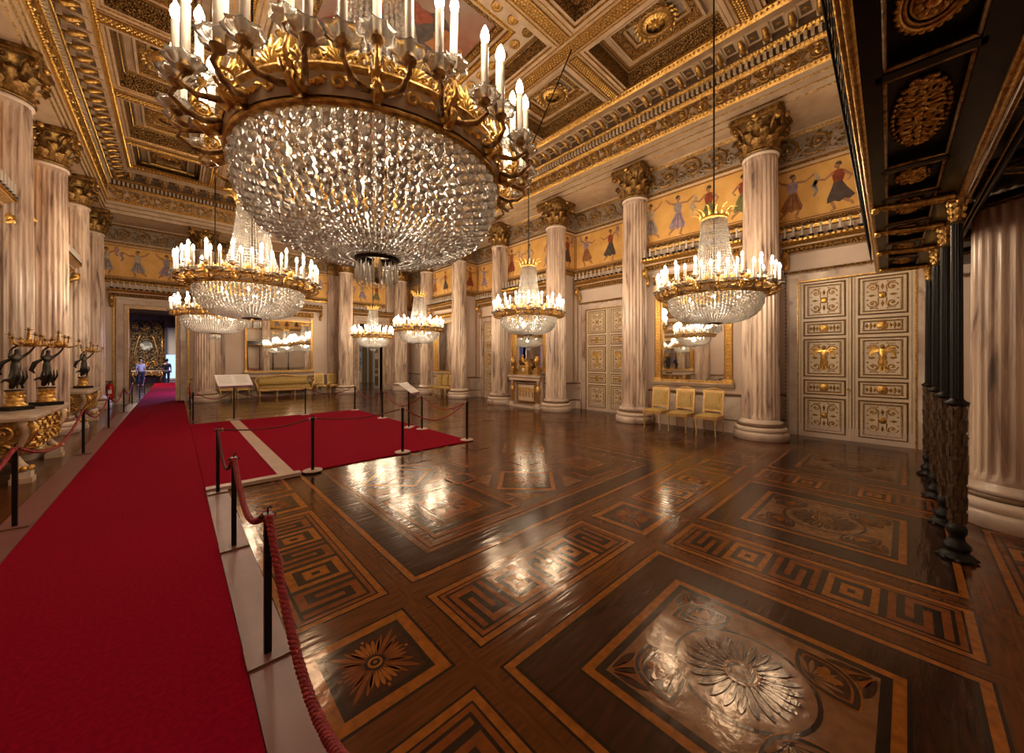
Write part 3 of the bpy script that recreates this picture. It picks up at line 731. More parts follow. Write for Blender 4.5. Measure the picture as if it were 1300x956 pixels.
# ------------------------------------------------------------------ chandeliers
def crystal(mb, c, t, w, l, m='crystal'):
    """faceted drop centred at c, long axis t"""
    t = Vector(t).normalized(); u = t.orthogonal().normalized(); v = t.cross(u); c = Vector(c); pts = []
    pts.append(c + t * l * .5)
    for h, r in ((.30, .62), (.02, 1.0), (-.30, .72)):
        for k in range(6):
            a = 2 * PI * k / 6 + h; pts.append(c + t * l * h + (u * cos(a) + v * sin(a) * .75) * w * .5 * r)
    pts.append(c - t * l * .5)
    f = [(0, 1 + k, 1 + (k + 1) % 6) for k in range(6)] + [(b + k, b + 6 + k, b + 6 + (k + 1) % 6, b + (k + 1) % 6) for b in (1, 7) for k in range(6)] + [(19, 13 + (k + 1) % 6, 13 + k) for k in range(6)]
    mb.add(pts, f, m, False)
NB, NT = 84, 46
def basket_pt(t):     # t 0..1 from ring to bottom
    a = t * PI / 2
    return .69 * cos(a) ** .75 + .10 * t, -.05 - .43 * sin(a) ** 1.0
def basket_strand(mb, ph, odd=0):
    P = []
    for i in range(61):
        r, z = basket_pt(i / 60); P.append(Vector((r, 0, z)))
    d = [0]
    for i in range(60): d.append(d[-1] + (P[i + 1] - P[i]).length)
    tot = d[-1]; s = .012 + .026 * odd; k = 0
    while s < tot - .01:
        j = max(i for i in range(61) if d[i] <= s); p = P[j]; r = p.x
        ln = .022 + .036 * r / .7; w = 2 * PI * r / NB * 1.12
        w = min(w, .060); t = (P[min(j + 2, 60)] - P[max(j - 1, 0)]).normalized()
        # drops hang a little more upright than the bowl curve
        tt = (t + Vector((0, 0, -.30))).normalized(); off = (.004 if (k + odd) % 2 else -.004)
        c = Vector((p.x + off, 0, p.z)); R = Matrix.Rotation(ph, 3, 'Z'); crystal(mb, R @ c, R @ tt, max(w, .013), ln * 1.14); s += ln * .88; k += 1
def tent_strand(mb, ph):
    n = 27
    for i in range(n):
        t = i / (n - 1); z = 1.24 - 1.12 * t; r = .185 + .09 * t + .13 * t ** 3; R = Matrix.Rotation(ph, 3, 'Z')
        w = 2 * PI * r / NT * (.95 if i % 2 else .8); crystal(mb, R @ Vector((r, 0, z)), R @ Vector((.12 + .3 * t * t, 0, -1)), w, .048, 'crystal_clear')
def make_chandelier(full=True, rodlen=4.3):
    root = empty('crystal_chandelier')
    g = MB()
    g.lathe([(.695, -.06), (.725, -.06), (.735, -.045), (.722, -.035), (.735, .065), (.755, .075), (.75, .09), (.72, .095), (.70, .08), (.695, -.06)], 64, 'gold')
    g.lathe([(.727, -.028), (.738, .060)], 64, 'plaster_cream')
    for k in range(32):
        a = 2 * PI * k / 32; M = Matrix.Rotation(a, 4, 'Z') @ Matrix.Translation((.735, 0, .018)) @ Matrix.Rotation(PI / 2, 4, 'Z'); g.M = M
        s = 1 if k % 2 else -1
        g.ribbon(spiral(0, 0, .034, .006, 0, 1.3 * s, 12), .008, .014, 'gold_bright'); g.octa((.06, 0, 0), .035, .014, .018, 'gold_bright'); g.octa((-.06, 0, .01), .02, .012, .022, 'gold')
    g.M = None; g.build('ring', root)
    g = MB()
    for k in range(16):
        a = 2 * PI * (k + .5) / 16; g.M = Matrix.Rotation(a, 4, 'Z') @ Matrix.Translation((.72, 0, .095)) @ Matrix.Rotation(PI / 2, 4, 'Z')
        for j in range(-3, 4):    # palmette
            t = j * .33; l = .125 - .015 * abs(j)
            g.tube([(0, 0, .01), (sin(t) * l * .6, -.008, cos(t) * l * .6 + .01), (sin(t * 1.3) * l, .0, cos(t * 1.2) * l + .01)], [.006, .012, .006], 'gold_bright', 5)
        for s in (-1, 1):
            g.ribbon(spiral(s * .085, .035, .036, .008, PI if s > 0 else 0, 1.3 * s, 12), .009, .014, 'gold_bright'); g.ribbon(spiral(s * .085, .035, .036, .008, PI if s > 0 else 0, 1.3 * s, 12), .009, -.014, 'gold')
            g.tube([(0, 0, .0), (s * .06, 0, .02), (s * .12, 0, .07), (s * .135, 0, .02)], .008, 'gold', 5)
    g.M = None; g.build('crest', root)
    # arm with three branches, built on the +x axis
    g = MB(); tips = [(.885, .115, .055), (.885, -.115, .055), (.81, 0, .165), ]
    g.ball((.755, 0, -.01), .035, 'gold_bright', 8)
    g.tube([(.73, 0, -.03), (.78, 0, -.055), (.82, 0, -.03), (.80, 0, .02), (.76, 0, .03)], [.018, .02, .018, .014, .01], 'gold', 6)
    for (tx, ty, tz) in tips[:2]:
        g.tube([(.745, ty * .2, 0), (.80, ty * .45, -.035), (.86, ty * .8, -.04), (.905, ty, -.01), (tx, ty, tz - .02)], [.014, .014, .012, .010, .009], 'gold_old', 8)
    g.tube([(.74, 0, .0), (.80, 0, .01), (.835, 0, .06), (.82, 0, .11), (.81, 0, .145)], [.016, .014, .012, .010, .009], 'gold', 8)
    for s in (-1, 1): g.ribbon(spiral(.80, .03, .035, .008, 0, 1.2 * s, 10), .008, .012, 'gold_bright', s * .02)
    for (tx, ty, tz) in tips:
        g.lathe([(.008, tz - .03), (.022, tz - .018), (.028, tz - .008), (.028, tz), (.02, tz + .004), (.015, tz + .03)], 12, 'gold_old', (tx, ty, 0))
    arm = g.build('arm', root)
    # glass drip pan: scalloped flower
    g = MB(); v = []; n = 24; R = [(.014, -.004), (.040, 0), (.058, .012), (.066, .030), (.060, .027), (.038, .008), (.014, .006)]
    for j, (r, z) in enumerate(R):
        for i in range(n):
            a = 2 * PI * i / n; rr = r * (1 + (.13 * cos(a * 8) if r > .05 else 0)); v.append((rr * cos(a), rr * sin(a), z))
    g.add(v, [(j * n + i, j * n + (i + 1) % n, (j + 1) * n + (i + 1) % n, (j + 1) * n + i) for j in range(len(R) - 1) for i in range(n)], 'glass_cup', True)
    pan = g.build('drip_pan', root)
    g = MB(); g.lathe([(.0165, 0), (.0165, .235), (.011, .24), (.001, .24)], 10, 'candle_white'); candle = g.build('candle', root)
    g = MB(); g.lathe([(.007, 0), (.016, .014), (.0195, .032), (.016, .052), (.008, .072), (.001, .084)], 10, 'bulb'); bulb = g.build('bulb', candle, (0, 0, .238))
    bulb.data.materials[0].cycles.emission_sampling = 'NONE'
    first = True
    for k in range(16):
        a = 2 * PI * k / 16
        if k: inst(arm, root, rot=(0, 0, a))
        for (tx, ty, tz) in tips:
            p = Matrix.Rotation(a, 3, 'Z') @ Vector((tx, ty, tz))
            rr = random.uniform(-.012, .012)
            if first: pan.location = p; candle.location = p + Vector((0, 0, .012)); first = False
            else:
                inst(pan, root, p, (0, 0, random.random())); c = inst(candle, root, p + Vector((0, 0, .012)), (rr * 2, rr, 0)); inst(bulb, c, (0, 0, .238))
    # crystals
    if full:
        g = MB(); basket_strand(g, 0); s0 = g.build('crystal_strand', root); g = MB(); basket_strand(g, 0, 1); s0b = g.build('crystal_strand', root); s0b.rotation_euler = (0, 0, 2 * PI / NB)
        for k in range(2, NB): inst(s0b if k % 2 else s0, root, rot=(0, 0, 2 * PI * k / NB))
        g = MB(); tent_strand(g, 0); s1 = g.build('bead_chain', root)
        for k in range(1, NT): inst(s1, root, rot=(0, 0, 2 * PI * k / NT))
    else:
        g = MB()
        for k in range(NB): basket_strand(g, 2 * PI * k / NB, k % 2)
        g.build('crystal_basket', root); g = MB()
        for k in range(NT): tent_strand(g, 2 * PI * k / NT)
        g.build('crystal_tent', root)
    g = MB(); g.lathe([(.10, -.50), (.125, -.50), (.13, -.485), (.125, -.465), (.10, -.46)], 24, 'bronze_dark')
    for k in range(20): a = 2 * PI * k / 20; g.octa((.13 * cos(a), .13 * sin(a), -.475), .012, .012, .016, 'gold_old')
    g.lathe([(.005, -.46), (.022, -.50), (.035, -.56), (.03, -.60), (.012, -.625), (.001, -.635)], 12, 'gold_old'); g.build('pendant_ring', root)
    g = MB()
    for r, n, l in ((.115, 20, .13), (.075, 14, .15)):
        for k in range(n): a = 2 * PI * k / n; crystal(g, (r * cos(a), r * sin(a), -.51 - l / 2), (0, 0, 1), .018, l)
    g.build('prism_fringe', root)
    g = MB(); g.lathe([(.17, 1.24), (.20, 1.24), (.21, 1.27), (.20, 1.30), (.17, 1.30)], 32, 'gold')
    for k in range(14):
        a = 2 * PI * k / 14; d = Vector((cos(a), sin(a), 0)); l = .16 if k % 2 else .12
        g.tube([d * .2 + Vector((0, 0, 1.29)), d * .215 + Vector((0, 0, 1.29 + l * .5)), d * .27 + Vector((0, 0, 1.29 + l * .85)), d * .35 + Vector((0, 0, 1.29 + l * .75))], [.022, .02, .012, .004], 'gold_bright', 5)
    g.tube([(0, .18, 1.27), (0, -.18, 1.27)], .008, 'bronze_dark', 5); g.tube([(.18, 0, 1.27), (-.18, 0, 1.27)], .008, 'bronze_dark', 5)
    g.build('crown', root)
    g = MB(); g.tube([(0, 0, -.46), (0, 0, .6), (0, 0, 1.3)], .007, 'bronze_dark', 6); g.build('stem', root)
    g = MB(); g.lathe([(.02, 0), (.024, .06), (.016, .08)], 8, 'candle_white'); sk = g.build('lamp_holder', root)
    g = MB(); g.ball((0, 0, .105), .028, 'bulb', 10); b2 = g.build('inner_bulb', sk)
    for k in range(6):
        a = 2 * PI * k / 6 + .3; p = (.40 * cos(a), .40 * sin(a), -.20)
        if k == 0: sk.location = p
        else: c = inst(sk, root, p); inst(b2, c)
    return root
CH = [  # x, y, z(ring), full, label
    (.89, 2.15, 2.79, 'large crystal chandelier hanging closest overhead, cut by the top edge of the photo'),
    (.88, 6.88, 2.83, 'crystal chandelier hanging second in the row above the red carpet runner'),
    (.80, 12.7, 2.90, 'small-looking crystal chandelier hanging lowest in view in front of the carpeted doorway'),
    (6.66, 2.20, 2.80, 'crystal chandelier hanging in front of the gilt wall mirror and three chairs'),
    (6.66, 6.58, 2.83, 'crystal chandelier hanging in front of the fireplace with the slanted rope above it'),
    (6.66, 12.3, 2.80, 'crystal chandelier hanging above the roped red carpet corner near the far trio of chairs'),
    (6.66, 16.6, 2.75, 'crystal chandelier hanging smallest of all in front of the tapestry doorway')]
chA = make_chandelier(True); tA = tree(chA)
chB = make_chandelier(False); tB = tree(chB)
usedB = False
for i, (x, y, z, lb) in enumerate(CH):
    if i == 0: c = chA
    elif i in (1, 3, 4): c = dup_tree(tA)
    elif not usedB: c = chB; usedB = True
    else: c = dup_tree(tB)
    c.location = (x, y, z); tag(c, lb, 'chandelier', 'lit crystal chandeliers of the ballroom')
    g = MB()
    if i == 4: pts = [(0, 0, 1.28), (0, 0, 7.0 - z), (6.35 - x, 4.95 - y, 8.47 - z)]
    else: pts = [(0, 0, 1.28), (0, 0, 4.0), (0, 0, 8.75 - z)]
    g.tube(pts, .014, 'black_iron', 6); g.build('rod', c)
    # lamp light: candle ring and the bulbs inside the bowl
    for k in range(6):
        a = 2 * PI * (k + .5) / 6; l = bpy.data.lights.new('candle_glow', 'POINT'); l.energy = (15 if i == 0 else 48); l.color = (1, .77, .52); l.shadow_soft_size = .12
        o = bpy.data.objects.new('candle_glow', l); C.objects.link(o); o.parent = c; o.location = (.85 * cos(a), .85 * sin(a), .52)
    l = bpy.data.lights.new('bowl_glow', 'POINT'); l.energy = (9 if i == 0 else 16); l.color = (1, .84, .64); l.shadow_soft_size = .10
    o = bpy.data.objects.new('bowl_glow', l); C.objects.link(o); o.parent = c; o.location = (0.05, 0, -.15)
#@@PART3
# ------------------------------------------------------------------ doors
def arabesque(mb, cx, cz, w, h, m, m2, y=0.0, full=True):
    for sx in (-1, 1):
        for sz in (-1, 1):
            px, pz = cx + sx * w * .27, cz + sz * h * .27; R = min(w, h) * .16
            t = sx * sz
            mb.ribbon(spiral(px, pz, R, R * .15, PI / 2 * (1 - sx), 1.35 * t, 18), R * .13, .006, m, y)
            mb.ribbon([(cx, cz + sz * h * .05), (cx + sx * w * .12, cz + sz * h * .1), (cx + sx * w * .11, cz + sz * h * .3), (cx + sx * w * .2, cz + sz * h * .42), (cx + sx * w * .36, cz + sz * h * .43)], R * .12, .006, m, y)
            mb.octa((px, y - .003, pz), R * .35, .008, R * .35, m2)
            mb.octa((cx + sx * w * .42, y - .003, cz + sz * h * .14), R * .3, .006, R * .18, m); mb.octa((cx + sx * w * .14, y - .003, cz + sz * h * .44), R * .3, .006, R * .16, m)
    for s in (-1, 1):
        mb.octa((cx, y - .003, cz + s * h * .28), w * .05, .010, h * .12, m); mb.octa((cx + s * w * .30, y - .003, cz), w * .12, .008, h * .045, m)
    mb.lathe([(w * .13, 0), (w * .10, .012), (w * .06, .016), (.001, .018)], 14, m2, (cx, y, cz), axis='y')
def flatband(mb, cx, cz, w, h, m, m2, y=0.0):
    for s in (-1, 1):
        for k in range(1, 5): mb.octa((cx + s * w * .11 * k, y - .003, cz), w * .055, .007, h * (.42 if k % 2 else .28), m)
    mb.lathe([(h * .45, 0), (h * .3, .012), (.001, .014)], 12, m2, (cx, y, cz), axis='y')
def angel(mb, cx, cz, h, m, y=0.0):
    mb.ball((cx, y - .012, cz + h * .36), h * .06, m, 8)
    mb.add([(cx - h * .07, y, cz + h * .28), (cx + h * .07, y, cz + h * .28), (cx + h * .05, y, cz + h * .05), (cx + h * .11, y, cz - h * .28), (cx - h * .11, y, cz - h * .28), (cx - h * .05, y, cz + h * .05), (cx, y - .03, cz + h * .1), (cx, y - .03, cz - h * .2)],
           [(0, 1, 6), (1, 2, 6), (2, 3, 7), (2, 7, 6), (3, 4, 7), (4, 5, 7), (5, 6, 7), (5, 0, 6)], m, True)
    for s in (-1, 1):
        for k in range(4): mb.ribbon([(cx + s * h * .05, cz + h * .22), (cx + s * h * (.18 + .03 * k), cz + h * (.34 - .07 * k)), (cx + s * h * (.32 - .02 * k), cz + h * (.32 - .10 * k))], h * .025, .012, m, y)
        mb.ribbon([(cx + s * h * .04, cz - h * .28), (cx + s * h * .06, cz - h * .42)], h * .03, .015, m, y)
def double_door(name, loc, rz, W, H, label, surround=True):
    root = empty(name, loc, rz); tag(root, label, 'door', kind='structure')
    f = MB(); fw = .20
    for s in (-1, 1):
        a = s * (W / 2 + fw / 2)
        f.box(a - fw / 2, a + fw / 2, -.07, 0, 0, H + fw, 'marble_pale'); f.box(a - s * fw * .5 - .012, a - s * fw * .5 + .012, -.085, 0, 0, H, 'gold'); f.box(a + s * fw * .42 - .02, a + s * fw * .42 + .02, -.09, 0, 0, H + fw, 'marble')
        for k in range(int(H / .09)): f.octa((a + s * (fw / 2 + .03), -.02, .3 + k * .09), .02, .02, .035, 'gold')
    f.box(-W / 2, W / 2, -.07, 0, H, H + fw, 'marble_pale'); f.box(-W / 2, W / 2, -.085, 0, H - .012, H + .012, 'gold')
    sweep([(.07, H + fw - .03, 'marble'), (.10, H + fw, 'gold_carved'), (.13, H + fw + .05, 'plaster_cream'), (.13, H + fw + .07, 'ceil_cream'), (0, H + fw + .07, 'ceil_cream')], -W / 2 - fw - .05, W / 2 + fw + .05, f)
    bead_row(f, -W / 2 - fw, W / 2 + fw, H + fw + .02, -.12, .016, 'gold')
    f.build('door_frame', root)
    f = MB(); f.box(-W / 2, W / 2, -.012, -.004, 0, H, 'shadow_brown'); f.build('reveal', root)
    lw = W / 2 - .02
    for s in (-1, 1):
        x0 = .008 if s > 0 else -lw - .008; leafo = MB(); leafo.box(x0, x0 + lw, -.045, -.012, .02, H - .03, 'door_white')
        leafo.box(x0 + (0 if s > 0 else lw - .03), x0 + (.03 if s > 0 else lw), -.062, -.045, .02, H - .03, 'door_white')
        for dx in (.035, lw - .045): leafo.box(x0 + dx, x0 + dx + .008, -.048, -.045, .03, H - .04, 'gold_old')
        lo = leafo.build('leaf', root)
        hs = [.22, .095, .24, .095, .22]; tot = sum(hs); av = H - .05 - .06 * 6; z = .08 + .02
        for k, q in enumerate(hs):
            ph = av * q / tot; p = MB(); a, b, c, d = x0 + .085, x0 + lw - .085, z, z + ph; Y = -.045
            frame2(p, a, b, c, d, .03, .018, 'brown_line', Y); frame2(p, a + .012, b - .012, c + .012, d - .012, .016, .024, 'gold', Y)
            frame2(p, a + .07, b - .07, c + .06, d - .06, .018, .012, 'gold', Y); frame2(p, a + .095, b - .095, c + .08, d - .08, .008, .008, 'brown_line', Y)
            cx, cz = (a + b) / 2, (c + d) / 2; w2, h2 = b - a - .2, d - c - .17
            if q > .1:
                arabesque(p, cx, cz, w2, h2, 'gold_old', 'gold', Y)
                if k == 2: angel(p, cx, cz, h2 * .95, 'gold_bright', Y - .012)
            else: flatband(p, cx, cz, w2, max(h2, .05) * 1.2, 'gold_old', 'gold', Y)
            p.build('door_panel', lo); z += ph + .06
    h = MB(); h.lathe([(.02, 0), (.012, .03), (.028, .05), (.02, .07), (.001, .075)], 10, 'gold_bright', (-.05, -.062, 1.08), axis='y'); h.build('door_handle', root)
    return root
double_door('door_1', (RW, .775, 0), R90, 1.80, 3.46, 'great cream double door with gilded arabesque panels beside the black gallery')
double_door('door_2', (RW, 6.62, 0), R90, 1.74, 3.42, 'cream double door with gilded panels between fireplace and chair mirror')
double_door('door_3', (RW, 12.25, 0), R90, 1.74, 3.42, 'cream double door with gilded panels partly hidden beyond the fireplace')
# open doorways of the end wall
for nm, (a, b, h), lb in (('door_4', DO1, 'open doorway that the red carpet runs through'), ('door_5', DO2, 'open doorway that shows the pale tapestry')):
    root = empty(nm, ((a + b) / 2, EW, 0)); tag(root, lb, 'doorway', kind='structure'); W = b - a; f = MB()
    for s in (-1, 1):
        for x0, x1, d, m in ((0, .022, .05, 'gold'), (.022, .13, .06, 'plaster_cream'), (.13, .15, .085, 'gold_old'), (.15, .30, .10, 'marble_pale'), (.30, .34, .14, 'plaster_cream')):
            p, q = s * (W / 2 + x0), s * (W / 2 + x1); f.box(min(p, q), max(p, q), -d, 0, 0, h + x0, m)
        p, q = s * W / 2, s * (W / 2 + .02); f.box(min(p, q), max(p, q), 0, .36, 0, h, 'marble_pale')
        f.box(s * (W / 2 + .40) - .03, s * (W / 2 + .40) + .03, -.05, 0, .3, h + .4, 'gold')
    for x0, x1, d, m in ((0, .022, .05, 'gold'), (.022, .13, .06, 'plaster_cream'), (.13, .15, .085, 'gold_old'), (.15, .30, .10, 'marble_pale'), (.30, .34, .14, 'plaster_cream')):
        f.box(-W / 2 - x1, W / 2 + x1, -d, 0, h + x0, h + x1, m)
    f.box(-W / 2, W / 2, 0, .36, h, h + .02, 'marble_pale'); f.build('door_frame', root)
    if nm == 'door_5':
        for s in (1,):
            l = MB(); l.box(-.02, .02, 0, .62, .02, h - .04, 'door_white')
            for zz in (.2, .9, 1.2, 2.1, 2.5):
                l.box(-.03, -.02, .08, .54, zz, zz + (.55 if zz in (.2, 1.2, 2.5) else .22), 'gold_carved')
            l.build('leaf', root, (W / 2 - .03, .36, 0))

# ------------------------------------------------------------------ candle shelves over doors and mirrors
def make_shelf(W, n):
    root = empty('candle_shelf'); g = MB()
    sweep([(.0, 4.12, 'plaster_cream'), (.14, 4.13, 'gold_carved'), (.22, 4.22, 'gold'), (.24, 4.24, 'plaster_cream'), (.24, 4.27, 'gold'), (.34, 4.34, 'gold_bright'), (.36, 4.38, 'plaster_cream'), (0, 4.385, 'plaster_cream')], -W / 2, W / 2, g)
    bead_row(g, -W / 2, W / 2, 4.18, -.20, .03, 'gold_bright', .08); bead_row(g, -W / 2, W / 2, 4.36, -.36, .03, 'gold', .09)
    for s in (-1, 1):
        g.poly([(s * W / 2, 0, 4.12), (s * W / 2, -.14, 4.13), (s * W / 2, -.24, 4.25), (s * W / 2, -.36, 4.38), (s * W / 2, 0, 4.385)], 'gold_old')
    g.build('ledge', root)
    for s in (-1, 1):
        g = MB(); x = s * (W / 2 - .07)
        g.tube([(x, -.30, 4.12), (x, -.30, 4.02), (x, -.18, 3.95), (x, -.10, 3.85), (x, -.14, 3.76), (x, -.06, 3.70)], [.05, .07, .065, .06, .055, .02], 'gold', 8)
        g.ball((x, -.27, 4.07), .08, 'gold_bright'); g.ball((x, -.12, 3.80), .06, 'gold_bright'); g.build('bracket', root)
    g = MB(); g.lathe([(.022, .03), (.022, .24), (.012, .25), (.001, .27)], 8, 'candle_grey'); cd = g.build('candle', root)
    g = MB(); g.lathe([(.015, -.02), (.045, .0), (.055, .03), (.03, .03)], 8, 'bronze_dark'); cup = g.build('candle_cup', cd)
    for i in range(n):
        x = -W / 2 + .08 + i * (W - .16) / (n - 1)
        if i == 0: cd.location = (x, -.33, 4.40)
        else: c = inst(cd, root, (x, -.33, 4.40)); inst(cup, c)
    return root
shA = make_shelf(2.35, 15); sA = tree(shA); shB = make_shelf(3.6, 22)
SH = [((PW, 3.68), R90, 'gilded shelf of unlit candles above the mirror behind the three chairs'), ((RW, .775), R90, 'gilded shelf of unlit candles above the great double door'),
      ((RW, 6.62), R90, 'gilded shelf of unlit candles above the smaller double door'), ((PW, 9.42), R90, 'gilded shelf of unlit candles above the fireplace mirror'),
      ((RW, 12.25), R90, 'gilded shelf of unlit candles over the door past the fireplace'), ((PW, 15.05), R90, 'gilded shelf of unlit candles above the mirror by the distant chair trio'),
      ((-.64, EW), 0, 'gilded shelf of unlit candles above the carpeted doorway'), ((8.1, EW), 0, 'gilded shelf of unlit candles above the tapestry doorway'),
      ((WL, 9.05), PI / 2, 'gilded shelf of unlit candles above the nearer console table'), ((WL, 14.75), PI / 2, 'gilded shelf of unlit candles above the farther console table')]
for i, ((x, y), rz, lb) in enumerate(SH):
    c = shA if i == 0 else dup_tree(sA)
    c.location = (x, y, 0); c.rotation_euler = (0, 0, rz); tag(c, lb, 'candle shelf', 'candle shelves over doors and mirrors')
shB.location = (3.73, EW, 0); tag(shB, 'widest gilded shelf of unlit candles above the sofa mirror', 'candle shelf', 'candle shelves over doors and mirrors')

# ------------------------------------------------------------------ mirrors
def mirror(loc, rz, W, z0, z1, label, fw=.17, rich=True):
    root = empty('wall_mirror', loc, rz); tag(root, label, 'mirror', 'gilt framed wall mirrors'); g = MB()
    for s in (-1, 1):
        x = s * (W / 2 - fw / 2); g.box(x - fw / 2, x + fw / 2, -.07, -.005, z0, z1, 'gold'); frame2(g, x - fw / 2, x + fw / 2, z0, z1, .02, .03, 'gold_bright', -.07)
        n = int((z1 - z0) / .16)
        for k in range(n):
            zz = z0 + (k + .5) * (z1 - z0) / n
            if rich: arabesque(g, x, zz, fw * .8, .15, 'gold_old', 'gold_bright', -.07)
        g.box(x - fw / 2 - .02, x + fw / 2 + .02, -.10, -.005, z0 - .05, z0 + .04, 'gold_bright'); g.box(x - fw / 2 - .02, x + fw / 2 + .02, -.11, -.005, z1 - .02, z1 + .10, 'gold')
    g.box(-W / 2, W / 2, -.08, -.005, z0 - .06, z0, 'gold'); g.box(-W / 2 + fw, W / 2 - fw, -.06, -.005, z1 - .05, z1, 'gold'); g.build('frame', root)
    g = MB(); g.box(-W / 2 + fw, W / 2 - fw, -.03, -.01, z0, z1 - .05, 'mirror_glass'); g.build('glass', root)
    g = MB(); sweep([(0, z0 - .16, 'plaster_cream'), (.10, z0 - .15, 'plaster_cream'), (.14, z0 - .08, 'plaster_cream'), (.14, z0 - .062, 'plaster'), (0, z0 - .06, 'plaster')], -W / 2 - .05, W / 2 + .05, g); g.build('sill', root)
    g = MB(); sweep([(0, z1 + .10, 'plaster'), (.09, z1 + .10, 'plaster_cream'), (.09, z1 + .20, 'gold'), (.11, z1 + .22, 'gold_carved'), (.09, z1 + .38, 'gold'), (.15, z1 + .42, 'plaster_cream'), (.17, z1 + .47, 'plaster'), (0, z1 + .47, 'plaster')], -W / 2 - .02, W / 2 + .02, g)
    scroll_row(g, -W / 2, W / 2, z1 + .30, .14, -.10, 'gold_bright', 'gold', .02); g.build('cornice', root)
    return root
mirror((PW, 3.68, 0), R90, 1.86, 1.20, 3.50, 'gilt framed wall mirror above the three nearer chairs')
mirror((PW, 9.42, 0), R90, 1.80, 1.36, 3.50, 'gilt framed mirror above the fireplace')
mirror((PW, 15.05, 0), R90, 1.86, 1.20, 3.50, 'gilt framed wall mirror by the distant chair trio')
mirror((3.73, EW, 0), 0, 2.80, 1.20, 3.62, 'widest gilt framed mirror above the long sofa', .09, False)
mirror((WL, 9.05, 0), PI / 2, 1.86, 1.20, 3.50, 'gilt framed mirror above the nearer console table')
mirror((WL, 14.75, 0), PI / 2, 1.86, 1.20, 3.50, 'gilt framed mirror above the farther console table')

# ------------------------------------------------------------------ chairs and sofa
def make_chair():
    root = empty('gilt_chair')
    for x in (-.20, .20):
        g = MB(); g.lathe([(.012, 0), (.018, .03), (.014, .06), (.022, .30), (.027, .36), (.020, .38), (.028, .40)], 10, 'chair_gilt', (x, -.46, 0)); g.build('leg', root)
        g = MB(); g.tube([(x, .03, 0), (x, -.0, .2), (x, -.015, .42)], [.013, .018, .022], 'chair_gilt', 8); g.build('leg', root)
    g = MB()
    for (a, b, c, d) in ((-.235, .235, -.50, -.45), (-.235, .235, -.035, .01), (-.235, -.19, -.46, -.03), (.19, .235, -.46, -.03)): g.box(a, b, c, d, .38, .45, 'chair_gilt')
    bead_row(g, -.22, .22, .415, -.505, .012, 'gold', .04); g.build('seat_rail', root)
    g = MB(); v = []
    for j in range(7):
        for i in range(7):
            x, y = -.22 + .44 * i / 6, -.48 + .44 * j / 6; e = min(i, 6 - i, j, 6 - j); v.append((x, y, .445 + (.0, .04, .052, .056)[e]))
    g.add(v, [(7 * j + i, 7 * j + i + 1, 7 * j + i + 8, 7 * j + i + 7) for j in range(6) for i in range(6)], 'silk_yellow', True); g.build('seat', root)
    g = MB(); t = .12
    def bk(x0, x1, z0, z1, d0, d1, m): g.add([(x, -.015 + (z - .42) * t + y, z) for z in (z0, z1) for y in (d0, d1) for x in (x0, x1)], [(0, 2, 3, 1), (4, 5, 7, 6), (0, 1, 5, 4), (2, 6, 7, 3), (0, 4, 6, 2), (1, 3, 7, 5)], m)
    for s in (-1, 1): bk(s * .2 - .022, s * .2 + .022, .42, .98, -.02, .02, 'chair_gilt')
    bk(-.2, .2, .52, .56, -.018, .018, 'chair_gilt'); bk(-.222, .222, .94, 1.0, -.024, .024, 'chair_gilt')
    g.tube([(-.18, .045, 1.0), (-.08, .05, 1.03), (0, .05, 1.045), (.08, .05, 1.03), (.18, .045, 1.0)], [.01, .018, .026, .018, .01], 'chair_gilt', 6); g.build('backrest', root)
    g = MB(); bk(-.175, .175, .56, .94, -.030, .015, 'silk_yellow'); bk(-.13, .13, .61, .89, -.045, -.03, 'silk_yellow'); g.build('back_cushion', root)
    return root
ch = make_chair(); ct = tree(ch)
CHS = [((8.62, 3.03), R90, 'gilt chair with yellow silk back, closest of the three to the wide column'), ((8.62, 3.66), R90, 'gilt chair with yellow silk back, middle of the three below the mirror'),
       ((8.62, 4.27), R90, 'gilt chair with yellow silk back at the row end closest to the smaller door'),
       ((8.85, 14.25), R90, 'small distant gilt chair, first of the trio from the fireplace side'), ((8.85, 14.78), R90, 'small distant gilt chair, middle of the trio past the fireplace'), ((8.85, 15.31), R90, 'small distant gilt chair, last of the trio, beside the slanted card'),
       ((5.36, 19.68), 0, 'gilt chair immediately beside the sofa on its column side'), ((5.95, 19.62), 0, 'gilt chair tucked against the end wall column, second from the sofa'),
       ((1.62, 19.7), 0, 'gilt seat behind the white info panel, beside the doorway column'), ((2.22, 19.7), 0, 'gilt seat behind the white info panel, next to the sofa arm')]
for i, ((x, y), rz, lb) in enumerate(CHS):
    c = ch if i == 0 else dup_tree(ct)
    bx, by = (0, -.0) ; c.location = (x + (.5 if rz else 0), y + (0 if rz else .5), 0); c.rotation_euler = (0, 0, rz)
    tag(c, lb, 'chair', 'gilt chairs along the walls')
root = empty('gilt_sofa', (3.80, 20.18, 0)); tag(root, 'long gilt sofa with yellow silk bolster back under the end wall mirror', 'sofa'); W = 2.25
for x in (-1.02, -.36, .36, 1.02):
    for y in (-.62, -.02):
        g = MB(); g.lathe([(.018, 0), (.028, .04), (.022, .08), (.036, .3)], 8, 'chair_gilt', (x, y, 0)); g.build('leg', root)
g = MB(); g.box(-1.08, 1.08, -.68, .02, .30, .40, 'chair_gilt'); bead_row(g, -1.05, 1.05, .35, -.685, .015, 'gold', .06); g.build('seat_rail', root)
g = MB(); g.lathe([(.001, -1.04), (.07, -1.04), (.09, -1.0), (.09, 1.0), (.07, 1.04), (.001, 1.04)], 12, 'silk_yellow'); m_ = Matrix.Rotation(PI / 2, 4, 'Y')
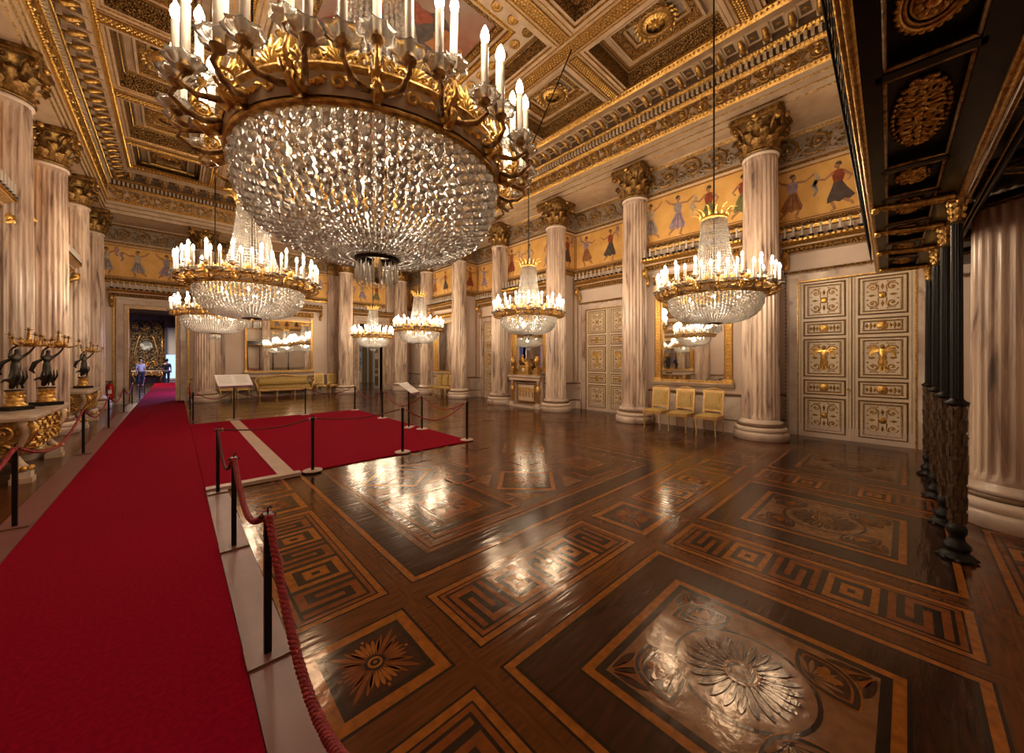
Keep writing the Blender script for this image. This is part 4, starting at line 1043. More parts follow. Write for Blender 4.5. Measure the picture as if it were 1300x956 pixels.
g.v = [tuple(Matrix.Translation((0, -.33, .44)) @ Matrix.Diagonal((1, 3.6, .9, 1)) @ m_ @ Vector(p)) for p in g.v]; g.build('seat', root)
g = MB(); g.lathe([(.001, -1.0), (.13, -1.0), (.15, -.96), (.15, .96), (.13, 1.0), (.001, 1.0)], 14, 'silk_yellow'); g.v = [tuple(Matrix.Translation((0, -.04, .70)) @ Matrix.Diagonal((1, .6, 1.2, 1)) @ m_ @ Vector(p)) for p in g.v]; g.build('back_cushion', root)
g = MB(); g.tube([(-1.12, .02, .80), (-1.0, .02, .90), (-.5, .02, .93), (0, .02, 1.0), (.5, .02, .93), (1.0, .02, .90), (1.12, .02, .80)], [.025, .03, .035, .05, .035, .03, .025], 'chair_gilt', 8); g.box(-1.05, 1.05, 0, .05, .4, .9, 'chair_gilt'); g.build('backrest', root)
for s in (-1, 1):
    g = MB(); g.tube([(s * 1.08, -.66, .30), (s * 1.10, -.64, .5), (s * 1.20, -.62, .72), (s * 1.17, -.4, .80), (s * 1.10, -.1, .84), (s * 1.06, 0, .86)], [.04, .035, .045, .04, .035, .03], 'chair_gilt', 8); g.box(s * 1.09 - .015, s * 1.09 + .015, -.6, 0, .4, .66, 'silk_yellow'); g.build('armrest', root)

# ------------------------------------------------------------------ fireplace and clock garniture
root = empty('fireplace', (PW, 9.42, 0), R90); tag(root, 'white marble fireplace with gilt caryatids and relief fire screen', 'fireplace')
g = MB(); g.box(-.84, .84, -.34, -.06, 1.08, 1.16, 'marble_pale'); g.box(-.78, .78, -.30, -.06, .96, 1.08, 'plaster_cream'); sweep([(.30, 1.05, 'gold'), (.34, 1.08, 'gold')], -.78, .78, g); g.build('mantel_shelf', root)
for s in (-1, 1):
    g = MB(); x = s * .66; g.box(x - .10, x + .10, -.30, -.06, 0, .16, 'marble_pale'); g.box(x - .09, x + .09, -.16, -.06, .16, .96, 'plaster'); g.build('jamb', root)
    g = MB(); g.lathe([(.05, .16), (.07, .22), (.06, .5), (.085, .62), (.07, .72), (.04, .77)], 10, 'gold', (x, -.22, 0)); g.ball((x, -.22, .83), .055, 'gold_bright')
    g.tube([(x - .07, -.22, .72), (x - .09, -.26, .62), (x, -.30, .58), (x + .09, -.26, .62), (x + .07, -.22, .72)], .022, 'gold', 6); g.lathe([(.06, .89), (.08, .96)], 8, 'plaster', (x, -.22, 0)); g.build('caryatid', root)
g = MB(); g.box(-.56, .56, -.12, -.06, .16, .96, 'marble_pale'); frame2(g, -.52, .52, .10, .92, .05, .04, 'gold', -.12); g.box(-.42, .42, -.17, -.12, .20, .82, 'plaster_cream'); frame2(g, -.44, .44, .18, .84, .04, .03, 'gold_old', -.17)
for k in range(5): angel(g, -.32 + k * .16, .52, .42, 'gold', -.17)
g.build('fire_screen', root)
g = MB(); g.box(-.9, .9, -.42, -.06, 0, .05, 'marble_pale'); g.build('hearth', root)
root = empty('mantel_clock', (PW - .235, 9.42, 1.163), R90); tag(root, 'gilt mantel clock with a reclining figure on the fireplace', 'clock')
g = MB(); g.box(-.30, .30, -.10, .10, 0, .06, 'gold_bright'); g.box(-.26, .26, -.085, .085, .06, .30, 'gold'); g.box(-.29, .29, -.1, .1, .30, .34, 'gold_bright'); g.build('case', root)
g = MB(); g.lathe([(.075, 0), (.07, .012), (.001, .014)], 20, 'plaster', (0, -.086, .18), axis='y'); g.build('clock_face', root)
g = MB(); g.tube([(.20, 0, .37), (.05, 0, .42), (-.06, 0, .50), (-.10, 0, .62)], [.04, .06, .065, .035], 'gold', 8); g.ball((-.11, 0, .68), .045, 'gold_bright'); g.tube([(-.08, 0, .58), (.06, -.03, .54), (.12, -.03, .62)], .022, 'gold', 6); g.box(.08, .2, -.05, .05, .34, .5, 'gold'); g.build('figure', root)
for s, lb in ((-1, 'gilt mantel vase between the clock and the far fireplace column'), (1, 'gilt mantel vase between the clock and the near fireplace column')):
    root = empty('mantel_vase', (PW - .25, 9.42 - s * .62, 1.163), R90); tag(root, lb, 'vase')
    g = MB(); g.box(-.12, .12, -.10, .10, 0, .06, 'gold_bright'); g.box(-.09, .09, -.08, .08, .06, .26, 'gold'); g.build('plinth', root)
    g = MB(); g.lathe([(.04, .26), (.03, .3), (.07, .38), (.10, .50), (.075, .58), (.05, .62), (.08, .66), (.001, .66)], 14, 'gold'); g.build('urn', root)

# ------------------------------------------------------------------ console tables
def make_table(W, D, clip=False):
    root = empty('console_table'); g = MB(); z0, z1 = .86, .93      # local: back at y=0, front at -D
    pts = [(-W / 2, -.02), (-W / 2, -D + .06), (-W / 2 + .06, -D), (W / 2 - .06, -D), (W / 2, -D + .06), (W / 2, -.02)] if not clip else \
          [(-W / 2, -.02), (-W / 2, -D + .06), (-W / 2 + .06, -D), (W / 2 + .42, -D), (W / 2 + .46, -D + .06), (W / 2 + .46, -D + .32), (W / 2, -D + .38), (W / 2, -.02)]
    for sc, a, b, m in ((0, z1 - .035, z1, 'marble_pale'), (.02, z0, z1 - .035, 'plaster_cream')):
        n = len(pts); cx = 0; q = [(p[0] * (1 - sc), p[1] * (1 - sc)) for p in pts]; v = [(p[0], p[1], a) for p in q] + [(p[0], p[1], b) for p in q]
        g.add(v, [tuple(range(n)), tuple(range(2 * n - 1, n - 1, -1))] + [(i, (i + 1) % n, n + (i + 1) % n, n + i) for i in range(n)], m)
    g.build('table_top', root)
    xe = W / 2 + (.36 if clip else 0)
    g = MB()          # carved front apron between the legs
    g.box(-W / 2 + .12, xe - .12, -D + .12, -D + .16, .52, .86, 'gold_old')
    scroll_row(g, -W / 2 + .12, xe - .12, .72, .26, -D + .12, 'gold', 'gold_bright', .05); scroll_row(g, -W / 2 + .2, xe - .2, .50, .2, -D + .12, 'gold', 'gold_bright', .05)
    g.tube([(x, -D + .12, .44 - .10 * cos((x) * 4)) for x in [-W / 2 + .15 + (xe + W / 2 - .3) * i / 14 for i in range(15)]], .03, 'plaster_cream', 6); g.build('apron', root)
    g = MB(); M = Matrix.Rotation(-PI / 2, 4, 'Z')    # carved end panel facing the camera side
    g.box(-W / 2 + .10, -W / 2 + .14, -D + .14, -.06, .42, .86, 'gold_old'); g.M = Matrix.Translation((-W / 2 + .10, 0, 0)) @ M
    scroll_row(g, .10, D - .16, .70, .28, 0, 'gold', 'gold_bright', .05); scroll_row(g, .10, D - .2, .46, .2, 0, 'gold', 'gold_bright', .05); g.M = None; g.build('side_apron', root)
    for x, sx in ((-W / 2 + .12, -1), (xe - .12, 1)):
        for y in (-D + .14, -.14):
            g = MB(); f = -1 if y < -.3 else 0
            if clip and sx > 0 and f == 0: x -= .40
            g.tube([(x, y, .85), (x + sx * .02, y + f * .05, .78), (x + sx * .03, y + f * .07, .68), (x - sx * .02, y - f * .02, .50), (x - sx * .07, y - f * .08, .36), (x - sx * .04, y - f * .04, .26), (x, y + f * .02, .18)],
                   [.08, .085, .075, .05, .045, .05, .055], 'plaster_cream', 8)
            g.tube([(x + sx * .04, y + f * .05, .84), (x + sx * .09, y + f * .12, .76), (x + sx * .08, y + f * .11, .66), (x + sx * .02, y + f * .03, .52), (x - sx * .04, y - f * .04, .38)], [.04, .045, .035, .02, .015], 'gold', 6)
            for k in range(6): a = k * 1.05; g.ball((x + .06 * cos(a), y + .06 * sin(a) + f * .02, .20), .035, 'gold_bright', 6)
            g.box(x - .10, x + .10, y - .10, y + .10, .0, .075, 'plaster_cream'); g.box(x - .085, x + .085, y - .085, y + .085, .075, .15, 'plaster'); g.build('leg', root)
    g = MB(); g.box(-W / 2 + .1, xe - .1, -.14, -.06, .10, .16, 'plaster_cream'); g.tube([(-W / 2 + .12, -D + .14, .18), (-W * .15, -D * .6, .26), (.15 * W, -D * .6, .26), (xe - .12, -D + .14, .18)], .035, 'gold', 6)
    g.ball((0.05, -D * .6, .32), .08, 'gold_bright'); g.build('stretcher', root)
    return root
t1 = make_table(1.72, .88, True); t1.location = (WL + .02, 9.06, 0); t1.rotation_euler = (0, 0, PI / 2); tag(t1, 'white marble topped console table with gilded scroll carving carrying two candelabra', 'table', 'carved console tables')
t2 = make_table(1.86, .74); t2.location = (WL + .02, 14.75, 0); t2.rotation_euler = (0, 0, PI / 2); tag(t2, 'marble topped gilded console table farther off, carrying one candelabrum', 'table', 'carved console tables')
# ------------------------------------------------------------------ candelabra
def skinned(name, parent, verts, edges, radii, m, sub=1, rootv=0):
    me = bpy.data.meshes.new(name); me.from_pydata(verts, edges, []); o = bpy.data.objects.new(name, me); C.objects.link(o)
    if parent: o.parent = parent
    md = o.modifiers.new('Skin', 'SKIN'); sv = me.skin_vertices[0].data if me.skin_vertices else None
    if sv is None:
        bpy.context.view_layer.update()
    for i, r in enumerate(radii):
        rr = r if isinstance(r, tuple) else (r, r); me.skin_vertices[0].data[i].radius = rr; me.skin_vertices[0].data[i].use_root = (i == rootv)
    md.use_smooth_shade = True
    s_ = o.modifiers.new('Sub', 'SUBSURF'); s_.levels = sub; s_.render_levels = sub
    me.materials.append(MATS[m]); return o
def make_candelabrum():
    root = empty('candelabrum')
    g = MB(); g.box(-.135, .135, -.135, .135, 0, .06, 'black_lacquer'); g.build('plinth', root)
    g = MB(); g.lathe([(.115, .06), (.12, .08), (.10, .10), (.08, .12), (.09, .14), (.078, .17), (.078, .25), (.09, .27), (.095, .29), (.08, .31), (.001, .31)], 20, 'gold')
    for k in range(8): a = 2 * PI * k / 8; g.ball((.088 * cos(a), .088 * sin(a), .21), .022, 'gold_bright', 6)
    g.lathe([(.10, .29), (.105, .30), (.10, .315), (.001, .315)], 20, 'bronze_dark'); g.build('pedestal', root)
    V = [(0, 0, .62), (0, 0, .54), (.01, .01, .44), (-.02, .02, .36), (-.03, .03, .32),      # pelvis down draped skirt
         (0, 0, .70), (.01, 0, .78), (.015, 0, .83), (.02, 0, .87), (.02, 0, .91),            # torso, neck, head
         (.07, -.02, .79), (.13, -.05, .86), (.17, -.08, .95), (-.05, .02, .79), (-.02, .03, .90), (.06, -.02, .99),
         (.04, -.05, .40), (.05, -.07, .33), (-.09, .03, .46), (-.13, .04, .42)]
    E = [(0, 1), (1, 2), (2, 3), (3, 4), (0, 5), (5, 6), (6, 7), (7, 8), (8, 9), (6, 10), (10, 11), (11, 12), (6, 13), (13, 14), (14, 15), (2, 16), (16, 17), (2, 18), (18, 19)]
    Rr = [.050, .062, .052, .038, .024, .036, .048, .018, .030, .022, .022, .017, .012, .022, .016, .012, .024, .012, .022, .012]
    V = [(v[0], v[1], .32 + (v[2] - .32) * 1.06) for v in V]
    skinned('figure', root, V, E, Rr, 'bronze_dark', 2)
    g = MB()
    for a, x0 in ((.2, .02), (-.25, .03), (.05, -.03)):    # drapery folds
        g.tube([(x0, -.125 + a * .1, .60), (x0 + .03, -.085 + a * .1, .50), (x0 + .01, -.07, .40), (x0 + .02, -.05, .33)], [.008, .014, .014, .006], 'bronze_dark', 5)
    for s in (-1, 1): g.tube([(s * .02, .05, .78), (s * .08, .10, .72), (s * .11, .12, .60), (s * .08, .10, .54)], [.02, .035, .03, .008], 'bronze_dark', 6)
    g.build('drapery', root)
    g = MB(); cx, cy = .12, -.05; g.tube([(cx, cy, .97), (cx, cy, 1.03), (cx, cy, 1.22)], [.02, .03, .014], 'gold', 8); g.ball((cx, cy, 1.04), .045, 'gold_bright')
    cups = [(cx, cy, 1.24)]
    for k in range(6):
        a = 2 * PI * k / 6 + .3; d = Vector((cos(a), sin(a), 0)); o = Vector((cx, cy, 0)); L = .23 if k % 2 else .18; zt = 1.10 if k % 2 else 1.16
        g.tube([o + d * .02 + Vector((0, 0, 1.02)), o + d * L * .5 + Vector((0, 0, .99)), o + d * L * .9 + Vector((0, 0, 1.02)), o + d * L + Vector((0, 0, zt - .02))], [.016, .016, .014, .010], 'gold', 6)
        p = o + d * L; cups.append((p.x, p.y, zt)); g.tube([o + d * .05 + Vector((0, 0, 1.0)), o + d * .1 + Vector((0, 0, 1.06)), o + d * .06 + Vector((0, 0, 1.09))], .010, 'gold_bright', 5)
    g.build('branches', root)
    g = MB(); g.lathe([(.008, -.02), (.014, -.005), (.042, .0), (.045, .006), (.014, .008), (.016, .035), (.001, .035)], 12, 'gold_old'); cup = g.build('candle_cup', root)
    for i, p in enumerate(cups):
        if i == 0: cup.location = p
        else: inst(cup, root, p)
    return root
cb = make_candelabrum(); cbt = tree(cb)
for i, (x, y, lb) in enumerate(((-1.80, 9.28, 'dark bronze figure candelabrum nearest the front end of the console table'), (-1.60, 9.92, 'dark bronze figure candelabrum second on the nearer console table'), (-1.84, 15.3, 'dark bronze figure candelabrum alone on the farther console table'))):
    c = cb if i == 0 else dup_tree(cbt)
    c.location = (x, y, .9305); c.rotation_euler = (0, 0, .75 if i < 2 else .6); tag(c, lb, 'candelabrum', 'bronze figure candelabra')

# ------------------------------------------------------------------ carpets and boards
def slab(name, x0, x1, y0, y1, z0, z1, m, label, cat, rot=None):
    g = MB(); g.box(x0, x1, y0, y1, z0, z1, m)
    o = g.build(name); tag(o, label, cat); return o
slab('red_carpet', -1.05, .285, -1.5, 20.75, .012, .026, 'carpet_red', 'long red carpet runner leading to the open doorway', 'carpet')
slab('red_carpet', .29, 4.52, 6.14, 12.62, .012, .026, 'carpet_red', 'broad red carpet square enclosed by rope posts', 'carpet')
slab('carpet_board', .29, .50, -1.5, 6.0, .012, .024, 'board_pink', 'long pinkish floor board beside the runner carrying three rope posts', 'board')
slab('carpet_board', -1.30, -1.055, -1.5, 20.3, .012, .024, 'board_pink', 'long pinkish floor board below the console table ropes', 'board')
slab('carpet_board', .29, 1.36, 6.0, 6.135, .012, .06, 'board_pale', 'short raised pale board at the carpet corner', 'board')
slab('carpet_board', 1.10, 1.31, 6.15, 12.6, .027, .034, 'board_pale', 'narrow pale strip laid across the broad red carpet', 'board')
for y in (-.1, 2.75, 4.6):
    pass
# ------------------------------------------------------------------ rope posts
def make_post(round_base):
    root = empty('rope_post'); g = MB()
    if round_base: g.lathe([(.135, 0), (.135, .008), (.12, .014), (.001, .014)], 28, 'board_pale')
    else: g.box(-.10, .10, -.09, .09, 0, .010, 'board_pink'); g.box(-.105, .105, -.095, -.09, 0, .014, 'brown_line'); g.box(-.105, -.1, -.09, .09, 0, .014, 'brown_line')
    g.build('base', root)
    g = MB(); g.box(-.018, .018, -.018, .018, .01, .79, 'black_iron'); g.build('pole', root)
    g = MB(); g.box(-.022, .022, -.022, .022, .77, .80, 'black_iron'); g.tube([(0, 0, .80), (0, 0, .825), (.012, 0, .84), (.02, 0, .825)], .005, 'black_iron', 6)
    for s in (-1, 1): g.tube([(s * .02, 0, .78), (s * .035, 0, .78), (s * .04, 0, .795)], .005, 'black_iron', 5)
    g.build('hook', root)
    return root
pr = make_post(True); prt = tree(pr); ps = make_post(False); pst = tree(ps); fr = fs = True
POST = [(.39, .60, 0, .024, 'rope post standing closest, below the frame of the photo'), (.39, 2.48, 0, .024, 'black rope post at the front of the pink board with a thick twisted rope hanging'),
        (.39, 4.11, 0, .024, 'black rope post second along the pink board, thick rope looping away from it'), (.40, 5.93, 0, .024, 'black rope post at the carpet corner on the end of the pink board'),
        (1.53, 6.10, 1, .026, 'black rope post on round plate at the front carpet edge beside the pale strip'), (3.04, 6.22, 1, .026, 'black rope post on round plate midway along the front carpet edge'),
        (4.50, 6.26, 1, .026, 'black rope post on round plate at the front outer carpet corner'), (4.40, 7.98, 1, .026, 'black rope post on round plate near the slanted reading card'),
        (4.40, 10.27, 1, .026, 'black rope post halfway back on the outer carpet edge'), (4.42, 12.52, 1, .026, 'black rope post at the back outer corner of the broad carpet'),
        (2.94, 12.52, 1, .026, 'black rope post on the back carpet edge in front of the sofa'), (.37, 13.4, 0, 0, 'black rope post beside the runner before the white info panel'),
        (.37, 16.15, 0, 0, 'black rope post beside the runner in front of the doorway column'), (.42, 18.75, 0, 0, 'black rope post beside the door jamb at the end of the runner'),
        (-1.20, 2.4, 0, .024, 'black rope post outside the frame beside the runner'), (-1.18, 6.08, 0, .024, 'black rope post in front of the carved console table legs'),
        (-1.20, 9.98, 0, .024, 'black rope post at the far end of the nearer console table'), (-1.20, 13.37, 0, .024, 'black rope post in front of the farther console table'),
        (-1.20, 17.0, 0, .024, 'black rope post beyond the farther console table'), (-1.19, 19.9, 0, .024, 'black rope post by the doorway beside the fire extinguisher')]
for i, (x, y, rd, z, lb) in enumerate(POST):
    if rd: c = pr if fr else dup_tree(prt); fr = False
    else: c = ps if fs else dup_tree(pst); fs = False
    c.location = (x, y, z + .0005); tag(c, lb, 'rope post', 'black rope posts around the red carpets')
SIGN = (1.22, 12.85)
def rope(p, q, sag, r, m, label, twist=False, ends=True):
    z = .80; n = 28; P = []
    a = Vector((p[0], p[1], z + .01)); b = Vector((q[0], q[1], z + .01)); d = (b - a); ux = d.normalized()
    a += ux * .045; b -= ux * .045
    for i in range(n + 1):
        t = i / n; c = a.lerp(b, t); c.z -= sag * 4 * t * (1 - t) * (1 - .15 * (1 - 4 * t * (1 - t))); P.append(c)
    g = MB()
    if not twist: g.tube(P, r, m, 8)
    else:
        side = ux.cross(Vector((0, 0, 1))); L = 60; Q = []
        for s in range(3):
            pts = []
            for i in range(141):
                t = i / 140; k = t * n; j = min(int(k), n - 1); c = P[j].lerp(P[j + 1], k - j); tn = (P[j + 1] - P[j]).normalized(); nn = side.cross(tn)
                ph = t * (b - a).length / .07 * 2 * PI + s * 2 * PI / 3; pts.append(c + (side * cos(ph) + nn * sin(ph)) * r * .55)
            g.tube(pts, r * .62, m, 6)
    for e, dr in ((a, -1), (b, 1)):
        g.lathe([(.001, -.02), (r * 1.3, -.015), (r * 1.3, .02), (.001, .025)], 8, m if twist else 'board_pale', (e.x + dr * 0, e.y, e.z - .005)) if ends else None
    o = g.build('barrier_rope'); tag(o, label, 'rope', 'barrier ropes hung between the posts'); return o
RP = [(0, 1, .44, .019, 'rope_red', 'thick twisted red rope hanging down toward the bottom of the photo', True), (1, 2, .24, .019, 'rope_red', 'thick twisted red rope looping between the two front posts of the pink board', True),
      (2, 3, .26, .014, 'rope_dark', 'dark rope between the second pink board post and the carpet corner post', True),
      (3, 4, .06, .009, 'rope_dark', 'thin dark rope over the pale strip, starting at the carpet corner post', False), (4, 5, .07, .009, 'rope_dark', 'thin dark rope along the front carpet edge from the pale strip to the middle post', False),
      (5, 6, .28, .012, 'rope_red', 'red rope sagging at the front outer carpet corner', False), (6, 7, .22, .012, 'rope_red', 'red rope from the front outer corner back to the reading card post', False),
      (7, 8, .32, .012, 'rope_red', 'red rope sagging behind the reading card post', False), (8, 9, .30, .012, 'rope_red', 'red rope to the back outer carpet corner', False),
      (9, 10, .20, .012, 'rope_dark', 'dark rope along the back carpet edge before the sofa', False), (10, SIGN, .22, .012, 'rope_dark', 'dark rope from the white info panel stand past the sofa', False), (SIGN, 11, .20, .012, 'rope_red', 'dark red rope between the info panel stand and the runner post', False),
      (11, 12, .28, .014, 'rope_red', 'red rope beside the runner in front of the doorway column base', False), (12, 13, .28, .014, 'rope_red', 'red rope ending at the door jamb post', False),
      (14, 15, .30, .019, 'rope_red', 'red rope rising from the picture edge below the console table', True), (15, 16, .30, .016, 'rope_red', 'long red rope sagging before the nearer console table', True),
      (16, 17, .30, .014, 'rope_red', 'red rope between nearer and farther console tables', False), (17, 18, .28, .014, 'rope_red', 'red rope beyond the farther console table', False), (18, 19, .28, .014, 'rope_red', 'red rope in front of the fire extinguisher', False)]
for a, b, sg, r, m, lb, tw in RP:
    p = POST[a][:2] if isinstance(a, int) else a; q = POST[b][:2] if isinstance(b, int) else b
    rope(p, q, sg, r, m, lb, tw)
# info panels
def info(loc, rz, W, H, zc, label, lines=9):
    root = empty('info_stand', (*loc, .027), rz); tag(root, label, 'sign')
    g = MB(); g.box(-.16, .16, -.10, .10, 0, .012, 'board_pale'); g.build('base', root)
    g = MB(); g.box(-.015, .015, -.015, .015, .01, zc - .06, 'black_iron'); g.build('pole', root)
    g = MB(); M = Matrix.Translation((0, 0, zc)) @ Matrix.Rotation(-.95, 4, 'X'); g.M = M
    g.box(-W / 2, W / 2, -.012, .0, -H / 2, H / 2, 'sign_white')
    for c in ((-W * .45, -.02), (.02, W * .45)):
        for k in range(lines): g.box(c[0] + .01, c[1] - .01 - (k % 3) * .02, -.0135, -.012, H * .36 - k * H * .08, H * .36 - k * H * .08 + .006, 'sign_ink')
    g.box(-W / 2 + .03, W / 2 - .03, 0, .02, -H / 2 - .05, -H / 2 + .02, 'purple_card'); g.M = None; g.build('panel', root)
info(SIGN, .15, .80, .50, 1.10, 'white tilted info panel on a stand in front of the sofa end')
info((4.27, 8.40), .75, .56, .40, .98, 'white slanted reading card near the outer ropes of the carpet', 6)
# fire extinguisher
root = empty('fire_extinguisher', (-1.78, EW - .19, .22)); tag(root, 'red fire extinguisher by the doorway jamb', 'fire extinguisher')
g = MB(); g.lathe([(.001, 0), (.09, .01), (.095, .04), (.095, .48), (.07, .56), (.03, .60), (.001, .60)], 18, 'extinguisher_red'); g.build('cylinder', root)
g = MB(); g.box(-.05, .05, -.098, -.085, .22, .36, 'sign_white'); g.build('sticker', root)
g = MB(); g.tube([(0, 0, .58), (0, 0, .66), (.06, -.02, .70)], .014, 'black_iron', 6); g.tube([(0, 0, .64), (-.10, -.02, .55), (-.11, -.03, .3)], .010, 'black_iron', 6); g.build('valve', root)
g = MB(); g.box(-.03, .03, .08, .13, .1, .55, 'black_iron'); g.build('wall_bracket', root)

# ------------------------------------------------------------------ black gallery
root = empty('black_gallery', (0, 0, 0), .022); tag(root, 'black lacquered gallery with gilded coffered underside on slender dark posts', 'gallery')
GZ = 3.10
g = MB(); g.box(.2, 8.25, .025, .118, GZ, GZ + .30, 'black_lacquer'); g.box(.2, 8.25, -.46, -.28, GZ, GZ + .30, 'black_lacquer'); g.box(.2, 8.25, -.30, .05, GZ + .06, GZ + .30, 'black_lacquer')
for x in (1.25, 2.60, 3.90, 4.60, 5.5, 6.4, 7.3, 8.2): g.box(x - .03, x + .03, -.30, .05, GZ, GZ + .07, 'black_lacquer')
g.build('soffit', root)
g = MB()
for y, r in ((.118, .022), (.145, .012), (.098, .008)): g.tube([(.2, y, GZ + .01), (8.27, y, GZ + .01)], r, 'gold', 8)
g.tube([(.2, -.42, GZ), (8.27, -.42, GZ)], .022, 'gold', 8); g.tube([(.2, -.455, GZ + .01), (8.27, -.455, GZ + .01)], .016, 'mirror_glass', 8); g.tube([(.2, -.48, GZ + .01), (8.27, -.48, GZ + .01)], .012, 'gold_old', 8)
xs_ = [.2, 1.25, 2.60, 3.90, 4.60, 5.5, 6.4, 7.3, 8.2]
for a, b in zip(xs_[:-1], xs_[1:]):
    for (p, q) in (((a + .05, .018), (b - .05, .018)), ((a + .05, -.272), (b - .05, -.272)), ((a + .05, .018), (a + .05, -.272)), ((b - .05, .018), (b - .05, -.272))):
        g.tube([(*p, GZ + .012), (*q, GZ + .012)], .010, 'gold_old', 6)
g.build('moulding', root)
def medallion(cx, rx, ry, k):
    g = MB(); g.v = []
    def loop(sx, sy, r, z, m, ph=0): g.tube([(cx + rx * sx * cos(t) , -.125 + ry * sy * sin(t), GZ + z) for t in [2 * PI * i / 28 for i in range(29)]], r, m, 6, cap=False)
    if k == 0:
        for s in (1, .82, .62): loop(s, s, .012 if s == 1 else .008, .05, 'gold_bright' if s != .82 else 'gold')
        for q in range(26): a = 2 * PI * q / 26; g.ball((cx + rx * 1.06 * cos(a), -.125 + ry * 1.08 * sin(a), GZ + .05), .014, 'gold_bright', 5)
        for q in range(9): a = 2 * PI * q / 9; g.ball((cx + rx * .4 * cos(a), -.125 + ry * .42 * sin(a), GZ + .045), .022, 'gold', 6)
        g.ball((cx, -.125, GZ + .04), .03, 'gold_bright')
    else:
        n = int(rx * 34); rn = random.Random(5 + k)
        for q in range(n):
            t = (q + .5) / n * 2 - 1; w = ry * math.sqrt(max(.06, 1 - t * t))
            for s in (-1, 1):
                c0 = (cx + rx * t, -.125 + s * w * .5)
                sp = spiral(c0[0], c0[1], w * .45, w * .12, rn.random() * 6, 1.3 * s, 12); g.tube([(p[0], p[1], GZ + .048 - .008 * math.sin(i)) for i, p in enumerate(sp)], .011, 'gold_bright' if q % 2 else 'gold', 5)
            g.ball((cx + rx * t, -.125, GZ + .04), .016, 'gold_bright', 6)
            g.ball((cx + rx * t, -.125 + w, GZ + .048), .015, 'gold', 5); g.ball((cx + rx * t, -.125 - w, GZ + .048), .015, 'gold', 5)
    g.build('medallion', root)
medallion(2.22, .19, .10, 0); medallion(3.22, .42, .115, 1); medallion(4.25, .16, .09, 2); medallion(5.05, .22, .09, 3); medallion(5.95, .2, .09, 4); medallion(6.85, .22, .09, 5); medallion(7.75, .2, .09, 6); medallion(.75, .2, .1, 7)
PX = [4.90, 5.82, 6.90, 8.34]
PX = [4.90, 5.82, 6.88, 8.15]
for x in PX:      # gilded carved brackets across the soffit
    g = MB(); g.tube([(x - .12, -.38, GZ - .02), (x - .12, -.25, GZ - .03), (x - .12, -.10, GZ - .02), (x - .12, .04, GZ - .0), (x - .12, .10, GZ + .0)], [.028, .036, .034, .025, .03], 'gold', 8)
    for k in range(8): g.octa((x - .12, -.36 + k * .055, GZ - .06 + .004 * k), .03, .028, .012, 'gold_bright')
    for s in (-1, 1): g.ball((x - .12 + s * .03, .09, GZ - .015), .03, 'gold_bright', 6)
    g.build('bracket', root)
    g = MB(); g.lathe([(.045, 2.86), (.036, 2.87)], 12, 'gold_old', (x, -.40, 0)); g.lathe([(.038, 2.88), (.034, 2.90), (.036, 3.0), (.055, 3.07), (.062, GZ)], 14, 'gold_old', (x, -.40, 0))
    for rr, zz, n in ((.042, 2.93, 8), (.046, 2.99, 8), (.058, 3.05, 6)):
        for k in range(n): a = 2 * PI * k / n; g.octa((x + rr * cos(a), -.40 + rr * sin(a), zz), .013, .013, .03, 'gold_bright')
    g.build('post_capital', root)
    g = MB(); K = 36; zz = [1.36, 1.40, 2.86]
    v = [((.038 - .004 * max(0, (z - 1.4) / 1.5) - (.0045 if i % 3 == 0 else 0)) * cos(2 * PI * i / K) + x, (.038 - .004 * max(0, (z - 1.4) / 1.5) - (.0045 if i % 3 == 0 else 0)) * sin(2 * PI * i / K) - .40, z) for z in zz for i in range(K)]
    g.add(v, [(j * K + i, j * K + (i + 1) % K, (j + 1) * K + (i + 1) % K, (j + 1) * K + i) for j in range(2) for i in range(K)], 'black_iron')
    g.lathe([(.03, .20), (.03, 1.42)], 12, 'black_iron', (x, -.40, 0))
    g.lathe([(.04, 1.30), (.07, 1.32), (.075, 1.34), (.05, 1.355), (.04, 1.37)], 16, 'black_iron', (x, -.40, 0))
    g.lathe([(.001, 0), (.105, 0), (.11, .02), (.10, .045), (.075, .06), (.07, .08), (.085, .10), (.08, .13), (.05, .16), (.045, .20), (.06, .23), (.062, .27), (.045, .30)], 20, 'black_iron', (x, -.40, 0))
    for k in range(8): a = 2 * PI * k / 8; g.octa((x + .105 * cos(a), -.40 + .105 * sin(a), .018), .025, .025, .02, 'black_iron')
    g.build('post', root)
    g = MB(); g.lathe([(.045, .29), (.052, .5), (.055, .9), (.045, 1.31)], 14, 'leaf_brown', (x, -.40, 0))
    for r_ in range(9):
        z = .32 + r_ * .11; n = 8
        for k in range(n):
            a = 2 * PI * (k + .5 * (r_ % 2)) / n; d = Vector((cos(a), sin(a), 0)); t = Vector((-sin(a), cos(a), 0)); o = Vector((x, -.40, z)); R = .056
            g.add([o + d * R + t * .018, o + d * R - t * .018, o + d * (R + .003) - t * .020 + Vector((0, 0, .085)), o + d * (R + .007) + Vector((0, 0, .115)), o + d * (R + .003) + t * .020 + Vector((0, 0, .08))], [(0, 1, 2, 3, 4)], 'leaf_brown')
    g.build('post_sheath', root)
g = MB(); g.box(.2, 10.4, -1.6, -.48, GZ + .32, GZ + .36, 'black_lacquer')
for x in (4.4, 5.6, 6.9, 8.1): 
    for (p, q) in (((x - .7, -.50), (x + .1, -1.6)), ((x + .6, -.50), (x - .3, -1.6))):
        g.tube([(*p, GZ + .20), (*q, GZ + .20)], .05, 'black_lacquer', 4, False)
        for s in (-.06, .06): g.tube([(p[0] + s, p[1], GZ + .16), (q[0] + s, q[1], GZ + .16)], .010, 'gold_old', 5)
